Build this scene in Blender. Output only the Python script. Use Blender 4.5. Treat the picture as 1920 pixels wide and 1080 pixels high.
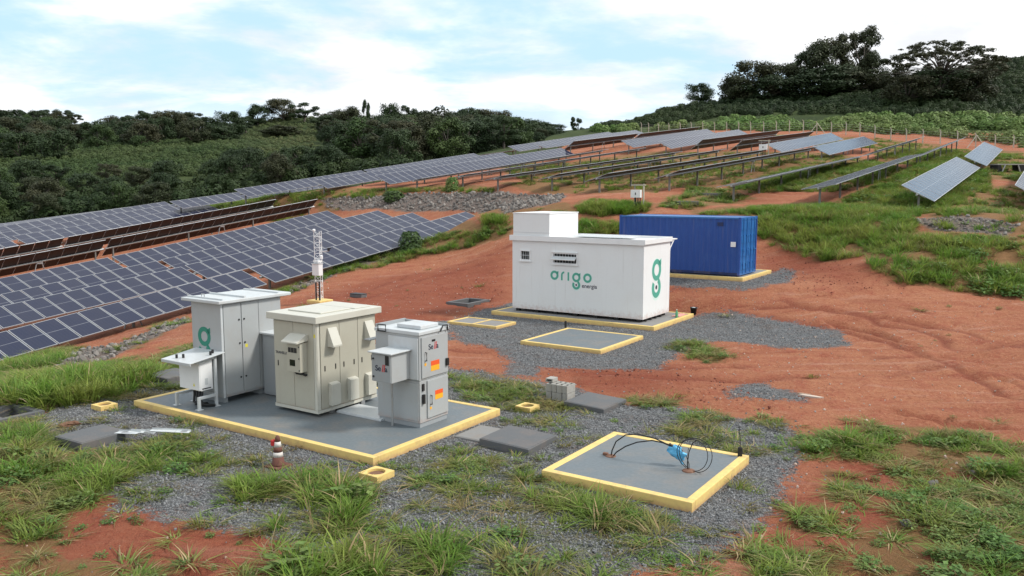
import bpy, bmesh, math, random
import numpy as np
from mathutils import Matrix, Vector, noise

for o in list(bpy.data.objects):
    bpy.data.objects.remove(o)
SC = bpy.context.scene
COL = SC.collection
rnd = random.Random(7)
RNG = np.random.default_rng(11)

# ------------------------------------------------------------------ camera
FPX, PITCH, CAMH = 1569.0, math.radians(6.9), 5.25
cam = bpy.data.cameras.new('camera')
cam.sensor_width = 36.0
cam.lens = 36.0 * FPX / 1920.0
cam.clip_start, cam.clip_end = 0.1, 5000
camo = bpy.data.objects.new('camera', cam)
camo.location = (0, 0, CAMH)
camo.rotation_euler = (math.pi / 2 - PITCH, 0, 0)
COL.objects.link(camo)
SC.camera = camo

# ------------------------------------------------------------------ sky, sun, exposure
SUN_DIR = Vector((0.70, -0.06, 0.71)).normalized()
wd = bpy.data.worlds.new('World')
SC.world = wd
wd.use_nodes = True
wn, wl = wd.node_tree.nodes, wd.node_tree.links
wn.clear()


def N(nt, kind, **kw):
    n = nt.nodes.new(kind)
    for k, v in kw.items():
        if k.startswith('i_'):
            n.inputs[k[2:].replace('_', ' ')].default_value = v
        else:
            setattr(n, k, v)
    return n


def L(nt, a, b):
    nt.links.new(a, b)


def mixc(nt, fac, a, b, mode='MIX'):
    m = nt.nodes.new('ShaderNodeMix')
    m.data_type = 'RGBA'
    m.blend_type = mode
    for val, sock in ((fac, m.inputs[0]), (a, m.inputs[6]), (b, m.inputs[7])):
        if hasattr(val, 'is_linked'):
            nt.links.new(val, sock)
        else:
            sock.default_value = val if not isinstance(val, tuple) else (*val[:3], 1)
    return m.outputs[2]


def math_(nt, op, a, b=0.0, clamp=False):
    m = nt.nodes.new('ShaderNodeMath')
    m.operation = op
    m.use_clamp = clamp
    for val, sock in ((a, m.inputs[0]), (b, m.inputs[1])):
        if hasattr(val, 'is_linked'):
            nt.links.new(val, sock)
        else:
            sock.default_value = val
    return m.outputs[0]


def ramp(nt, fac, lo, hi, a=0.0, b=1.0):
    m = nt.nodes.new('ShaderNodeMapRange')
    m.interpolation_type = 'SMOOTHSTEP'
    nt.links.new(fac, m.inputs[0])
    m.inputs[1].default_value, m.inputs[2].default_value = lo, hi
    m.inputs[3].default_value, m.inputs[4].default_value = a, b
    return m.outputs[0]


def tex_noise(nt, vec, scale, detail=4, rough=0.55, dist=0.0, out='Fac'):
    n = nt.nodes.new('ShaderNodeTexNoise')
    n.inputs['Scale'].default_value = scale
    n.inputs['Detail'].default_value = detail
    n.inputs['Roughness'].default_value = rough
    n.inputs['Distortion'].default_value = dist
    if vec is not None:
        nt.links.new(vec, n.inputs['Vector'])
    return n.outputs[out]


WT = wd.node_tree
sky = N(WT, 'ShaderNodeTexSky', sky_type='NISHITA')
sky.sun_disc = False
sky.sun_elevation = math.asin(SUN_DIR.z)
sky.sun_rotation = math.atan2(SUN_DIR.x, SUN_DIR.y)
sky.dust_density = 1.5
tc = N(WT, 'ShaderNodeTexCoord')
sep = N(WT, 'ShaderNodeSeparateXYZ')
L(WT, tc.outputs['Generated'], sep.inputs[0])
den = math_(WT, 'ADD', math_(WT, 'MAXIMUM', sep.outputs[2], 0.0), 0.16)
comb = N(WT, 'ShaderNodeCombineXYZ')
L(WT, math_(WT, 'DIVIDE', sep.outputs[0], den), comb.inputs[0])
L(WT, math_(WT, 'DIVIDE', sep.outputs[1], den), comb.inputs[1])
comb.inputs[2].default_value = 3.7
c1 = tex_noise(WT, comb.outputs[0], 0.85, 7, 0.56, 0.35)
c2 = tex_noise(WT, comb.outputs[0], 2.6, 5, 0.6, 0.2)
cl = math_(WT, 'ADD', math_(WT, 'MULTIPLY', c1, 0.8), math_(WT, 'MULTIPLY', c2, 0.2))
cover = math_(WT, 'MAXIMUM', ramp(WT, cl, 0.38, 0.55), ramp(WT, sep.outputs[2], 0.13, 0.02, 0.0, 0.85))
shade = ramp(WT, tex_noise(WT, comb.outputs[0], 1.7, 5, 0.6, 0.4), 0.35, 0.7)
cloudcol = mixc(WT, shade, (7.5, 7.75, 8.1), (10.6, 10.6, 10.6))
skyc = mixc(WT, 0.85, sky.outputs[0], (5.3, 7.7, 9.6))
allsky = mixc(WT, cover, skyc, cloudcol)
bg = N(WT, 'ShaderNodeBackground')
bg.inputs[1].default_value = 0.1
L(WT, allsky, bg.inputs[0])
wo = N(WT, 'ShaderNodeOutputWorld')
L(WT, bg.outputs[0], wo.inputs[0])

sun = bpy.data.lights.new('sun', 'SUN')
sun.energy = 2.8
sun.angle = math.radians(9)
sun.color = (1.0, 0.95, 0.88)
suno = bpy.data.objects.new('sun', sun)
suno.rotation_euler = SUN_DIR.to_track_quat('Z', 'Y').to_euler()
suno.location = (40, 10, 60)
COL.objects.link(suno)

SC.view_settings.view_transform = 'Standard'
SC.view_settings.look = 'None'
SC.view_settings.gamma = 1
SC.view_settings.use_curve_mapping = False
SC.view_settings.exposure = 0.30
SC.render.engine = 'CYCLES'

# ------------------------------------------------------------------ pixel -> place helpers
TH = math.radians(33.6)
cT, sT = math.cos(TH), math.sin(TH)
RX = np.array([cT, -sT])          # yard axis: to the right
BX = np.array([sT, cT])           # yard axis: to the back


def ray(px, py):
    a = (px - 960) / FPX
    c = (540 - py) / FPX
    return np.array([a, math.cos(PITCH) + c * math.sin(PITCH), -math.sin(PITCH) + c * math.cos(PITCH)])


def atD(px, py, D):
    d = ray(px, py)
    return np.array([0, 0, CAMH]) + d * (D / d[1])


def onz(px, py, z=0.0):
    d = ray(px, py)
    return np.array([0, 0, CAMH]) + d * ((z - CAMH) / d[2])


def yard(x, y, z=0.0):
    p = RX * x + BX * y
    return Vector((p[0], p[1], z))


def yloc(px, py, z=0.0):
    p = onz(px, py, z)[:2]
    return float(p @ RX), float(p @ BX)


# ------------------------------------------------------------------ solar rows as measured (row offset, near px, far px, tilt, height)
OX, OD = 24.25, 50.0


def row_point(t, px, py):
    d = ray(px, py)
    q = d[0] / d[1]
    s = (q * (OD + sT * t) - OX + cT * t) / (sT - q * cT)
    return atD(px, py, OD + sT * t + cT * s)


ROWS = [
 # label, t, near, far, tilt, height
 ('dark blue solar table nearest the yard, at the left picture edge', 28.5, (-60, 665), (477, 519), 19, .8),
 ('solar table nearest the yard, running behind the lattice mast to the stony bank', 28.5, (491, 516), (894, 405.5), 19, .8),
 ('second solar table from the yard, at the left picture edge', 34.0, (-60, 609), (361, 512), 19, .8),
 ('second solar table from the yard, ending below the rubble bank', 34.0, (367, 509.5), (792, 407), 19, .8),
 ('third solar table from the yard, at the left picture edge', 39.6, (-60, 583), (312, 500), 19, .8),
 ('third solar table from the yard, ending below the rubble bank', 39.6, (320, 498), (726, 402), 19, .8),
 ('fourth solar table from the yard, at the left, before the dark undersides', 45.2, (-60, 549), (219, 493), 19, .8),
 ('fourth solar table from the yard, ending beside the red strip', 45.2, (226, 491.5), (630, 402.5), 19, .8),
 ('solar table turned away showing its dark underside, front one at left edge', 51.0, (-60, 514), (190, 465.5), -40, 1.25),
 ('solar table turned away showing its dark underside, front one ending in grass', 51.0, (199, 463.5), (586, 386), -40, 1.25),
 ('solar table turned away with dark underside, rear one at left edge', 56.4, (-60, 492), (113, 460.5), -40, 1.25),
 ('solar table turned away with dark underside, rear one ending in grass', 56.4, (121, 459), (509, 386), -40, 1.25),
 ('short piece of dark panelled solar table behind the undersides, at left edge', 61.8, (-60, 466), (22, 452), 16, .9),
 ('dark panelled solar table just behind the two dark undersides', 61.8, (36, 450), (405, 390), 16, .9),
 ('pale grey solar table, second behind the dark undersides', 67.2, (-60, 456), (376, 381), 16, .9),
 ('pale grey solar table, third behind the dark undersides', 72.6, (-50, 440), (320, 383), 16, .9),
 ('rearmost solar table of the left field, below the dark wood', 78.0, (-50, 431), (253, 391), 10, .9),
 ('silver solar table cut off by the right picture edge', -5.3, (1932, 362), (1957, 308), 30, 1.2),
 ('bright silver tilted solar table above the stones at right', 0.0, (1721, 362), (1816, 304), 28, 1.2),
 ('nearly level grey solar table left of the bright silver one', 5.2, (1534, 350), (1721, 289), -9, 1.15),
 ('level solar table seen edge-on above the blue container', 10.5, (1371, 345.5), (1610, 293), -10, 1.1),
 ('edge-on solar table with dark underside beside the white combiner box', 15.8, (1250, 327), (1518, 279.5), -17, 1.15),
 ('edge-on solar table starting left of the white combiner box', 21.0, (1118, 332.5), (1423, 285), -17, 1.15),
 ('edge-on solar table starting above the right end of the rubble', 26.2, (1029, 331), (1346, 283), -13, 1.15),
 ('edge-on solar table starting above the middle of the rubble', 31.4, (927, 333), (1265, 287), -11, 1.2),
 ('edge-on solar table behind the leafy shrub on the slope', 36.6, (861, 329.5), (1197, 279.5), -9, 1.1),
 ('edge-on solar table tucked below the long blue one', 41.8, (775, 337.5), (1128, 282), -9, 1.1),
 ('long blue solar table on the slope facing the yard', 46.8, (717, 337), (1065, 283), 24, 1.2),
 ('long blue-grey solar table second up the slope', 52.0, (600, 345.5), (955, 291), 22, 1.1),
 ('grey solar table third up the slope, left section', 57.2, (452, 362), (690, 325), 20, 1.1),
 ('blue-white solar table third up the slope, right section', 57.2, (694, 324.3), (900, 292), 20, 1.1),
 ('low blue solar table at the edge of the valley wood', 62.4, (330, 384), (600, 346), 18, 1.0),
 ('short dark edge-on solar table below the valley trees', 62.4, (899, 290.5), (965, 281.5), -6, 1.1),
 ('striped purple-grey solar table at the top left of the upper field', 57.2, (963, 279), (1151, 251), 22, 1.2),
 ('silver solar table behind the striped one below the saddle', 52.0, (1012, 273), (1202, 247.5), 20, 1.2),
 ('dark backed solar table behind the blue one, left section', 46.8, (1066, 273), (1188, 257.5), -34, 1.3),
 ('dark backed solar table reaching the fence, right section', 46.8, (1192, 257), (1303, 243.5), -30, 1.3),
 ('silver solar table left of the pair in the middle of the upper field', 41.6, (1176, 270), (1336, 247), 28, 1.3),
 ('silver solar table right of the pair in the middle of the upper field', 36.4, (1246, 272), (1396, 248), 28, 1.3),
 ('dark backed solar table right of the silver pair', 31.2, (1306, 271), (1455, 251), -36, 1.3),
 ('dark backed solar table left of the far white box', 26.0, (1380, 272.5), (1516, 254), -36, 1.3),
 ('bright silver solar table right of the far white box', 20.8, (1451, 277.5), (1570, 255), 28, 1.3),
 ('silver solar table fading to dark grey before the fence', 15.6, (1539, 282.5), (1633, 262), 28, 1.3),
 ('dark edge-on solar table ending at a fence post', 10.4, (1626, 288.5), (1719, 261), -20, 1.2),
 ('narrow edge-on solar table below the fence at right', 5.2, (1724, 291), (1795, 262.5), -20, 1.2),
 ('small silver solar table near the fence at far right', 0.0, (1829, 302), (1863, 273), 26, 1.2),
]
TABLES = []
CP = []
for lab, t, n_, f_, tilt, h in ROWS:
    P0, P1 = row_point(t, *n_), row_point(t, *f_)
    TABLES.append((lab, P0, P1, tilt, h))
    for k in (0, .25, .5, .75, 1):
        p = P0 * (1 - k) + P1 * k
        CP.append((p[0], p[1], p[2] - h))

# ------------------------------------------------------------------ terrain height (smooth surface through measured points)
for x in (-23, -20, -17, -14, -11, -8, -5, -2, 1, 4):
    for y in (2, 6, 10, 13, 16, 19, 22, 25, 28, 31):
        p = yard(x, y)
        if p.y > 3 and not (x < -19 and y > 22) and not (x > -2 and y > 24) and not (x > -8 and y > 28) and not (x < -18 and y < 16):
            CP.append((p.x, p.y, 0.0))


def cpx(px, py, D):
    CP.append(tuple(atD(px, py, D)))


for x, y in ((-16.5, 35), (-11.5, 35.2), (-11.5, 39.5), (-17.5, 39.5), (-17.5, 36), (-14, 37)):
    p = yard(x, y)
    CP.append((p.x, p.y, 1.2))
for a in [(12.7, 23.7, .1), (20, 26, .5), (19.8, 33, .85), (16.7, 38, 2.0), (20.5, 46.5, 3.6), (25, 44, 3.8), (28, 36, 2.0), (14, 30, .35), (9, 33, .3),
          (15, 41.5, 2.0), (8, 49, 3.6), (3, 50, 3.6), (13, 46, 3.3),
          (-2.9, 50, 1.3), (-6, 43, .15), (-8.7, 38, 0), (-13.5, 36, -.4), (-12.4, 23.5, -.15), (-17, 28, -1.0), (-14, 27, -.6), (-22, 25, -1.2),
          (-20, 33, -1.7), (-11, 30, -.1), (-1, 45, .9), (1.5, 42, .5), (-3, 56, 3.1), (0, 57, 4.0), (4, 55, 4.5),
          (-16, 14, -.1), (-25, 15, -.8), (-30, 25, -2), (0, -10, 0), (-20, -10, 0), (20, -10, 0), (25, 10, .3), (40, 20, 1.5), (-45, 10, -3), (-60, 40, -4), (-50, 55, -1),
          (45, 50, 5), (60, 20, 4), (80, 60, 8), (-80, 80, -4), (-60, 100, -3), (-85, 110, -6), (-45, 108, 0), (-30, 112, 2), (-90, 40, -6)]:
    CP.append(a)
for a in [(1230, 248, 168), (1312, 250, 165), (1400, 251, 158), (1500, 253, 152), (1577, 259, 147), (1660, 267, 140), (1752, 272, 134), (1888, 280, 126),
          (1100, 248, 200), (1160, 236, 215), (1250, 208, 225), (1400, 190, 225), (1500, 178, 240), (1700, 190, 190), (1920, 205, 185), (1930, 104, 262), (1800, 128, 262), (1720, 146, 260), (1640, 162, 255),
          (1500, 225, 180), (1750, 235, 160),
          (100, 372, 150), (300, 362, 150), (500, 340, 150), (100, 300, 210), (300, 290, 220), (450, 268, 240), (540, 219, 300), (480, 240, 285), (300, 258, 290), (100, 262, 330), (60, 230, 430),
          (620, 300, 200), (700, 262, 270), (850, 258, 270), (950, 264, 260), (1040, 270, 240), (800, 292, 200), (900, 284, 180), (-200, 300, 230), (-200, 258, 330), (700, 320, 150)]:
    cpx(*a)
for a in [(-250, 550, 20), (0, 480, 0), (-100, 430, 15), (100, 420, 15), (220, 420, 30), (-350, 300, 15), (300, 250, 40), (0, 900, -20), (-600, 600, -10), (600, 600, 0), (160, 90, 14), (-200, 150, -4), (0, -200, -5), (-300, -100, -10), (300, -100, 5), (700, 0, 10), (-700, 0, -15), (0, -700, -10), (900, 900, 0), (-900, 900, 0)]:
    CP.append(a)
CP = np.array(CP, float)


def kern(r2):
    return np.where(r2 > 1e-12, 0.5 * r2 * np.log(np.maximum(r2, 1e-12)), 0.0)


SCL = 50.0
_c = CP[:, :2] / SCL
_n = len(_c)
_r2 = ((_c[:, None, :] - _c[None]) ** 2).sum(-1)
_A = np.zeros((_n + 3, _n + 3))
_A[:_n, :_n] = kern(_r2) + np.eye(_n) * 2e-4
_A[:_n, _n] = 1
_A[:_n, _n + 1:] = _c
_A[_n:, :_n] = _A[:_n, _n:].T
_w = np.linalg.solve(_A, np.concatenate([CP[:, 2], [0, 0, 0]]))


def smooth_h(x, y):
    x = np.atleast_1d(np.asarray(x, float))
    y = np.atleast_1d(np.asarray(y, float))
    out = np.empty(len(x))
    for i in range(0, len(x), 20000):
        q = np.stack([x[i:i + 20000], y[i:i + 20000]], 1) / SCL
        r2 = ((q[:, None, :] - _c[None]) ** 2).sum(-1)
        out[i:i + 20000] = kern(r2) @ _w[:_n] + _w[_n] + q @ _w[_n + 1:]
    return out


def vnoise(x, y, sc, seed=0):
    """smooth lattice noise, 0..1"""
    u = np.asarray(x) * sc + 1000.3 + seed * 17.7
    v = np.asarray(y) * sc + 1000.7 + seed * 31.1
    iu, iv = np.floor(u).astype(np.int64), np.floor(v).astype(np.int64)
    fu, fv = u - iu, v - iv
    fu, fv = fu * fu * (3 - 2 * fu), fv * fv * (3 - 2 * fv)

    def h(a, b):
        n = (a * 374761393 + b * 668265263 + seed * 1442695) & 0x7fffffff
        n = ((n ^ (n >> 13)) * 1274126177) & 0x7fffffff
        return ((n ^ (n >> 16)) & 0xffff) / 65535.0
    return (h(iu, iv) * (1 - fu) + h(iu + 1, iv) * fu) * (1 - fv) + (h(iu, iv + 1) * (1 - fu) + h(iu + 1, iv + 1) * fu) * fv


def fbm(x, y, sc, octv=4, seed=0):
    a, s, tot = 0, 1.0, 0
    for k in range(octv):
        a = a + vnoise(x, y, sc * 2 ** k, seed + k) * s
        tot += s
        s *= .55
    return a / tot


# ------------------------------------------------------------------ regions drawn on the ground
def hit(px, py, lo=6, hi=520):
    """where the line of sight through a pixel meets the smooth ground"""
    d = ray(px, py)
    D = np.exp(np.linspace(math.log(lo), math.log(hi), 700))
    k = D / d[1]
    X, Z = d[0] * k, CAMH + d[2] * k
    g = smooth_h(X, D)
    below = np.nonzero(Z < g)[0]
    if len(below) == 0:
        j = int(np.argmin(Z - g))
        return X[j], D[j]
    j = max(int(below[0]), 1)
    a, b = (Z - g)[j - 1], (Z - g)[j]
    f = a / (a - b) if a > b else 0
    return X[j - 1] + (X[j] - X[j - 1]) * f, D[j - 1] + (D[j] - D[j - 1]) * f


def region(*pts):
    return np.array([hit(*p) for p in pts])


def inside(poly, x, y):
    c = np.zeros(len(x), bool)
    n = len(poly)
    for i in range(n):
        x1, y1 = poly[i]
        x2, y2 = poly[(i + 1) % n]
        if y1 == y2:
            continue
        cond = ((y1 > y) != (y2 > y)) & (x < (x2 - x1) * (y - y1) / (y2 - y1) + x1)
        c ^= cond
    return c


def signed(poly, x, y):
    d = np.full(len(x), 1e9)
    n = len(poly)
    for i in range(n):
        a, b = poly[i], poly[(i + 1) % n]
        ab = b - a
        l2 = max((ab ** 2).sum(), 1e-9)
        t = np.clip(((x - a[0]) * ab[0] + (y - a[1]) * ab[1]) / l2, 0, 1)
        d = np.minimum(d, np.hypot(x - a[0] - t * ab[0], y - a[1] - t * ab[1]))
    return np.where(inside(poly, x, y), d, -d)


def mask(polys, x, y, w):
    m = np.zeros(len(x))
    for p in polys:
        lo, hi = p.min(0) - 3 * w - 1, p.max(0) + 3 * w + 1
        k = np.nonzero((x > lo[0]) & (x < hi[0]) & (y > lo[1]) & (y < hi[1]))[0]
        if len(k):
            s = np.clip(signed(p, x[k], y[k]) / (2 * w) + .5, 0, 1)
            m[k] = np.maximum(m[k], s)
    return m


GRAVEL = [
 region((40, 805), (90, 765), (180, 735), (290, 690), (420, 640), (700, 640), (850, 690), (905, 700), (1000, 715), (1110, 735), (1180, 760), (1270, 765), (1390, 788), (1488, 800), (1502, 850), (1440, 965), (1330, 1045), (1050, 1100), (560, 1100), (520, 1000), (370, 985), (230, 960), (190, 905), (240, 850), (110, 842)),
 region((838, 606), (905, 580), (960, 566), (1300, 580), (1380, 585), (1480, 602), (1575, 620), (1595, 648), (1500, 655), (1350, 640), (1280, 655), (1235, 692), (1010, 690), (1010, 708), (945, 704), (962, 675), (920, 650), (862, 642)),
 region((1230, 505), (1400, 515), (1470, 503), (1492, 508), (1480, 530), (1400, 544), (1260, 536), (1225, 528)),
 region((1368, 726), (1420, 716), (1490, 735), (1510, 752), (1440, 752), (1375, 745)),
 region((690, 615), (850, 600), (850, 640), (760, 640)),
]
DAMP = [
 region((-60, 880), (250, 900), (480, 985), (560, 1010), (600, 1110), (-60, 1110)),
 region((1380, 1110), (1480, 960), (1530, 860), (1640, 845), (1930, 880), (1930, 1110)),
 region((560, 560), (700, 520), (850, 500), (955, 460), (955, 560), (840, 590), (760, 640), (560, 620)),
 region((1000, 690), (1180, 680), (1300, 700), (1250, 745), (1060, 730)),
 region((1420, 470), (1500, 470), (1640, 510), (1600, 540), (1440, 500)),
]
RUBBLE = [
 region((600, 372), (700, 366), (830, 364), (960, 360), (1062, 366), (1050, 380), (945, 402), (900, 398), (800, 396), (700, 392), (620, 390)),
 region((80, 692), (140, 662), (230, 640), (350, 597), (352, 606), (240, 655), (150, 692)),
 region((1690, 412), (1800, 405), (1910, 425), (1880, 445), (1760, 432)),
 region((500, 552), (620, 508), (745, 452), (800, 452), (640, 512), (520, 556)),
]
# patches of growth: (region, plants per m2, height, kind weights tall/short/weed, patchiness)
def G(pts, dens, hgt, kinds, patch=.35):
    return (region(*pts), dens, hgt, kinds, patch, np.array(pts, float))


GRASS = [
 G([(0, 705), (60, 695), (140, 684), (230, 674), (290, 676), (325, 690), (285, 705), (262, 728), (200, 748), (120, 762), (60, 766), (0, 768)], 26, .62, (.9, .1, 0), .2),
 G([(200, 745), (262, 728), (330, 715), (360, 725), (300, 735), (250, 748)], 14, .22, (.1, .6, .3)),
 G([(0, 790), (60, 800), (110, 842), (235, 842), (300, 815), (400, 840), (425, 875), (370, 900), (250, 895), (200, 915), (180, 955), (100, 968), (0, 965)], 20, .34, (.35, .35, .3), .3),
 G([(0, 790), (70, 790), (105, 840), (60, 900), (0, 900)], 14, .45, (.6, .2, .2), .3),
 G([(120, 862), (220, 860), (225, 900), (180, 930), (110, 930)], 20, .5, (1, 0, 0), .1),
 G([(0, 950), (110, 940), (130, 990), (110, 1050), (60, 1070), (0, 1060)], 13, .35, (.6, .3, .1), .4),
 G([(0, 1040), (120, 1050), (330, 1050), (330, 1100), (0, 1100)], 8, .3, (.6, .3, .1), .5),
 G([(240, 900), (320, 890), (340, 930), (260, 950)], 12, .22, (.1, .3, .6), .35),
 G([(440, 890), (560, 868), (730, 906), (700, 945), (680, 985), (705, 1030), (700, 1100), (540, 1100), (530, 1010), (480, 980), (430, 940)], 17, .5, (.75, .15, .1), .22),
 G([(560, 900), (680, 905), (690, 960), (640, 985), (560, 960)], 12, .6, (1, 0, 0), .15),
 G([(545, 1000), (680, 985), (705, 1040), (690, 1100), (545, 1090)], 14, .6, (1, 0, 0), .15),
 G([(430, 820), (560, 862), (600, 880), (440, 890), (380, 850)], 9, .2, (.1, .5, .4), .45),
 G([(725, 900), (860, 856), (1010, 868), (1020, 890), (1000, 920), (880, 930), (780, 945)], 18, .26, (.15, .35, .5), .3),
 G([(700, 990), (860, 955), (1000, 915), (1100, 930), (1170, 935), (1240, 970), (1240, 1005), (1140, 1050), (1000, 1100), (700, 1100)], 10, .36, (.6, .3, .1), .45),
 G([(1000, 880), (1030, 893), (1200, 945), (1250, 970), (1150, 1000), (1000, 935)], 11, .4, (.75, .15, .1), .35),
 G([(850, 698), (930, 700), (1010, 722), (1060, 752), (1062, 792), (1010, 802), (960, 790), (940, 762), (870, 742)], 18, .2, (.05, .5, .45), .3),
 G([(700, 870), (760, 850), (830, 840), (880, 850), (850, 870), (740, 900)], 8, .18, (.1, .5, .4), .5),
 G([(1170, 745), (1260, 746), (1284, 760), (1200, 767)], 22, .17, (.1, .6, .3), .2),
 G([(1280, 768), (1368, 772), (1368, 797), (1300, 797)], 22, .2, (.1, .3, .6), .2),
 G([(1405, 786), (1478, 790), (1478, 803), (1412, 800)], 20, .16, (.1, .6, .3), .2),
 G([(1270, 800), (1330, 805), (1345, 825), (1400, 845), (1300, 842), (1262, 830)], 11, .26, (.4, .5, .1), .35),
 G([(1490, 822), (1560, 805), (1640, 798), (1740, 800), (1830, 808), (1930, 850), (1930, 905), (1800, 880), (1690, 882), (1600, 852), (1510, 852)], 20, .4, (.55, .25, .2), .3),
 G([(1700, 900), (1930, 900), (1930, 1100), (1740, 1100), (1760, 1020), (1690, 960)], 20, .34, (.3, .1, .6), .22),
 G([(1550, 880), (1620, 895), (1650, 950), (1560, 945)], 12, .26, (.4, .3, .3), .35),
 G([(1475, 945), (1560, 950), (1570, 992), (1490, 995)], 14, .34, (.8, .1, .1), .3),
 G([(1400, 1010), (1580, 1025), (1620, 1100), (1380, 1100)], 11, .34, (.8, .1, .1), .35),
 G([(1600, 1000), (1720, 960), (1760, 1020), (1740, 1100), (1600, 1100)], 8, .26, (.5, .2, .3), .45),
 G([(1255, 642), (1300, 635), (1375, 668), (1330, 682), (1270, 658)], 15, .25, (.2, .5, .3), .25),
 # strips towards the panels
 G([(300, 668), (362, 640), (364, 700), (320, 692)], 18, .2, (.1, .7, .2), .25),
 G([(0, 672), (110, 652), (160, 660), (90, 692), (0, 702)], 14, .45, (.8, .2, 0), .25),
 G([(180, 665), (240, 638), (350, 592), (362, 602), (250, 655)], 9, .25, (.2, .4, .4), .4),
 G([(500, 548), (600, 508), (740, 452), (800, 438), (900, 420), (960, 415), (960, 440), (870, 467), (780, 482), (620, 517), (520, 558)], 12, .42, (.6, .2, .2), .3),
 G([(900, 400), (950, 396), (958, 416), (905, 424)], 16, 1.0, (1, 0, 0), .1),
 G([(590, 380), (630, 372), (640, 392), (600, 400)], 8, .4, (.6, .3, .1), .4),
 G([(1070, 386), (1110, 371), (1215, 374), (1226, 394), (1150, 406), (1090, 402)], 16, .75, (1, 0, 0), .1),
 G([(1080, 405), (1165, 412), (1165, 448), (1085, 446)], 13, .7, (1, 0, 0), .15),
 G([(940, 400), (1070, 380), (1080, 405), (960, 418)], 5, .4, (.5, .3, .2), .5),
 G([(1280, 400), (1420, 382), (1560, 378), (1690, 382), (1725, 420), (1700, 452), (1640, 475), (1560, 492), (1490, 475), (1425, 445), (1420, 408)], 12, .6, (.9, .1, 0), .2),
 G([(1620, 480), (1720, 432), (1930, 440), (1930, 555), (1820, 548), (1700, 532), (1640, 505)], 11, .6, (.8, .1, .1), .25),
 G([(1360, 350), (1420, 330), (1560, 315), (1640, 300), (1700, 320), (1640, 345), (1560, 360), (1480, 360), (1400, 362)], 9, .55, (.7, .2, .1), .35),
 G([(1560, 378), (1620, 352), (1700, 318), (1770, 285), (1850, 320), (1860, 350), (1720, 410), (1690, 395)], 10, .6, (.8, .1, .1), .3),
 G([(1740, 390), (1860, 350), (1930, 345), (1930, 440), (1740, 430)], 5, .45, (.7, .2, .1), .42),
 G([(1260, 365), (1340, 362), (1400, 380), (1300, 392), (1230, 388)], 9, .4, (.5, .3, .2), .38),
 G([(1440, 325), (1500, 312), (1560, 312), (1560, 330), (1480, 345), (1430, 345)], 10, .6, (.6, .2, .2), .25),
 G([(1290, 345), (1370, 352), (1420, 372), (1350, 380), (1280, 372)], 8, .4, (.4, .3, .3), .35),
 G([(370, 388), (480, 366), (620, 353), (760, 350), (925, 350), (930, 362), (760, 362), (640, 372), (530, 402), (580, 402), (560, 418), (470, 402), (380, 398)], 6, .7, (.9, .1, 0), .22),
 G([(930, 345), (1000, 340), (1130, 338), (1250, 350), (1230, 362), (1000, 362)], 2.5, .5, (.8, .2, 0), .45),
 G([(1080, 300), (1250, 285), (1330, 290), (1200, 305), (1100, 312)], 2, .6, (.8, .2, 0), .45),
 G([(1640, 262), (1760, 272), (1930, 288), (1930, 345), (1780, 330), (1640, 300)], 3.5, .42, (.6, .3, .1), .36),
 G([(1290, 252), (1500, 256), (1640, 264), (1640, 275), (1450, 264), (1300, 260)], 5, .5, (.7, .3, 0), .4),
 G([(930, 305), (1100, 300), (1300, 285), (1560, 290), (1640, 305), (1500, 345), (1250, 352), (1000, 352)], 3.5, .36, (.5, .3, .2), .40),
 G([(1640, 285), (1740, 275), (1920, 285), (1920, 300), (1800, 300), (1700, 300)], 3, .6, (.9, .1, 0), .35),
 # the same growth carrying on past the picture edges
 G([(1930, 440), (2200, 455), (2500, 480), (2500, 640), (2200, 590), (1930, 555)], 8, .6, (.8, .1, .1), .28),
 G([(1930, 300), (2500, 330), (2500, 480), (1930, 440)], 3, .45, (.7, .2, .1), .40),
 G([(1930, 850), (2400, 930), (2400, 1100), (1930, 1100)], 13, .36, (.4, .2, .4), .30),
 G([(-400, 760), (-5, 700), (-5, 770), (-400, 860)], 16, .55, (.8, .2, 0), .25),
 G([(-400, 870), (-5, 800), (-5, 1100), (-400, 1100)], 10, .34, (.5, .3, .2), .38),
]

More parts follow.
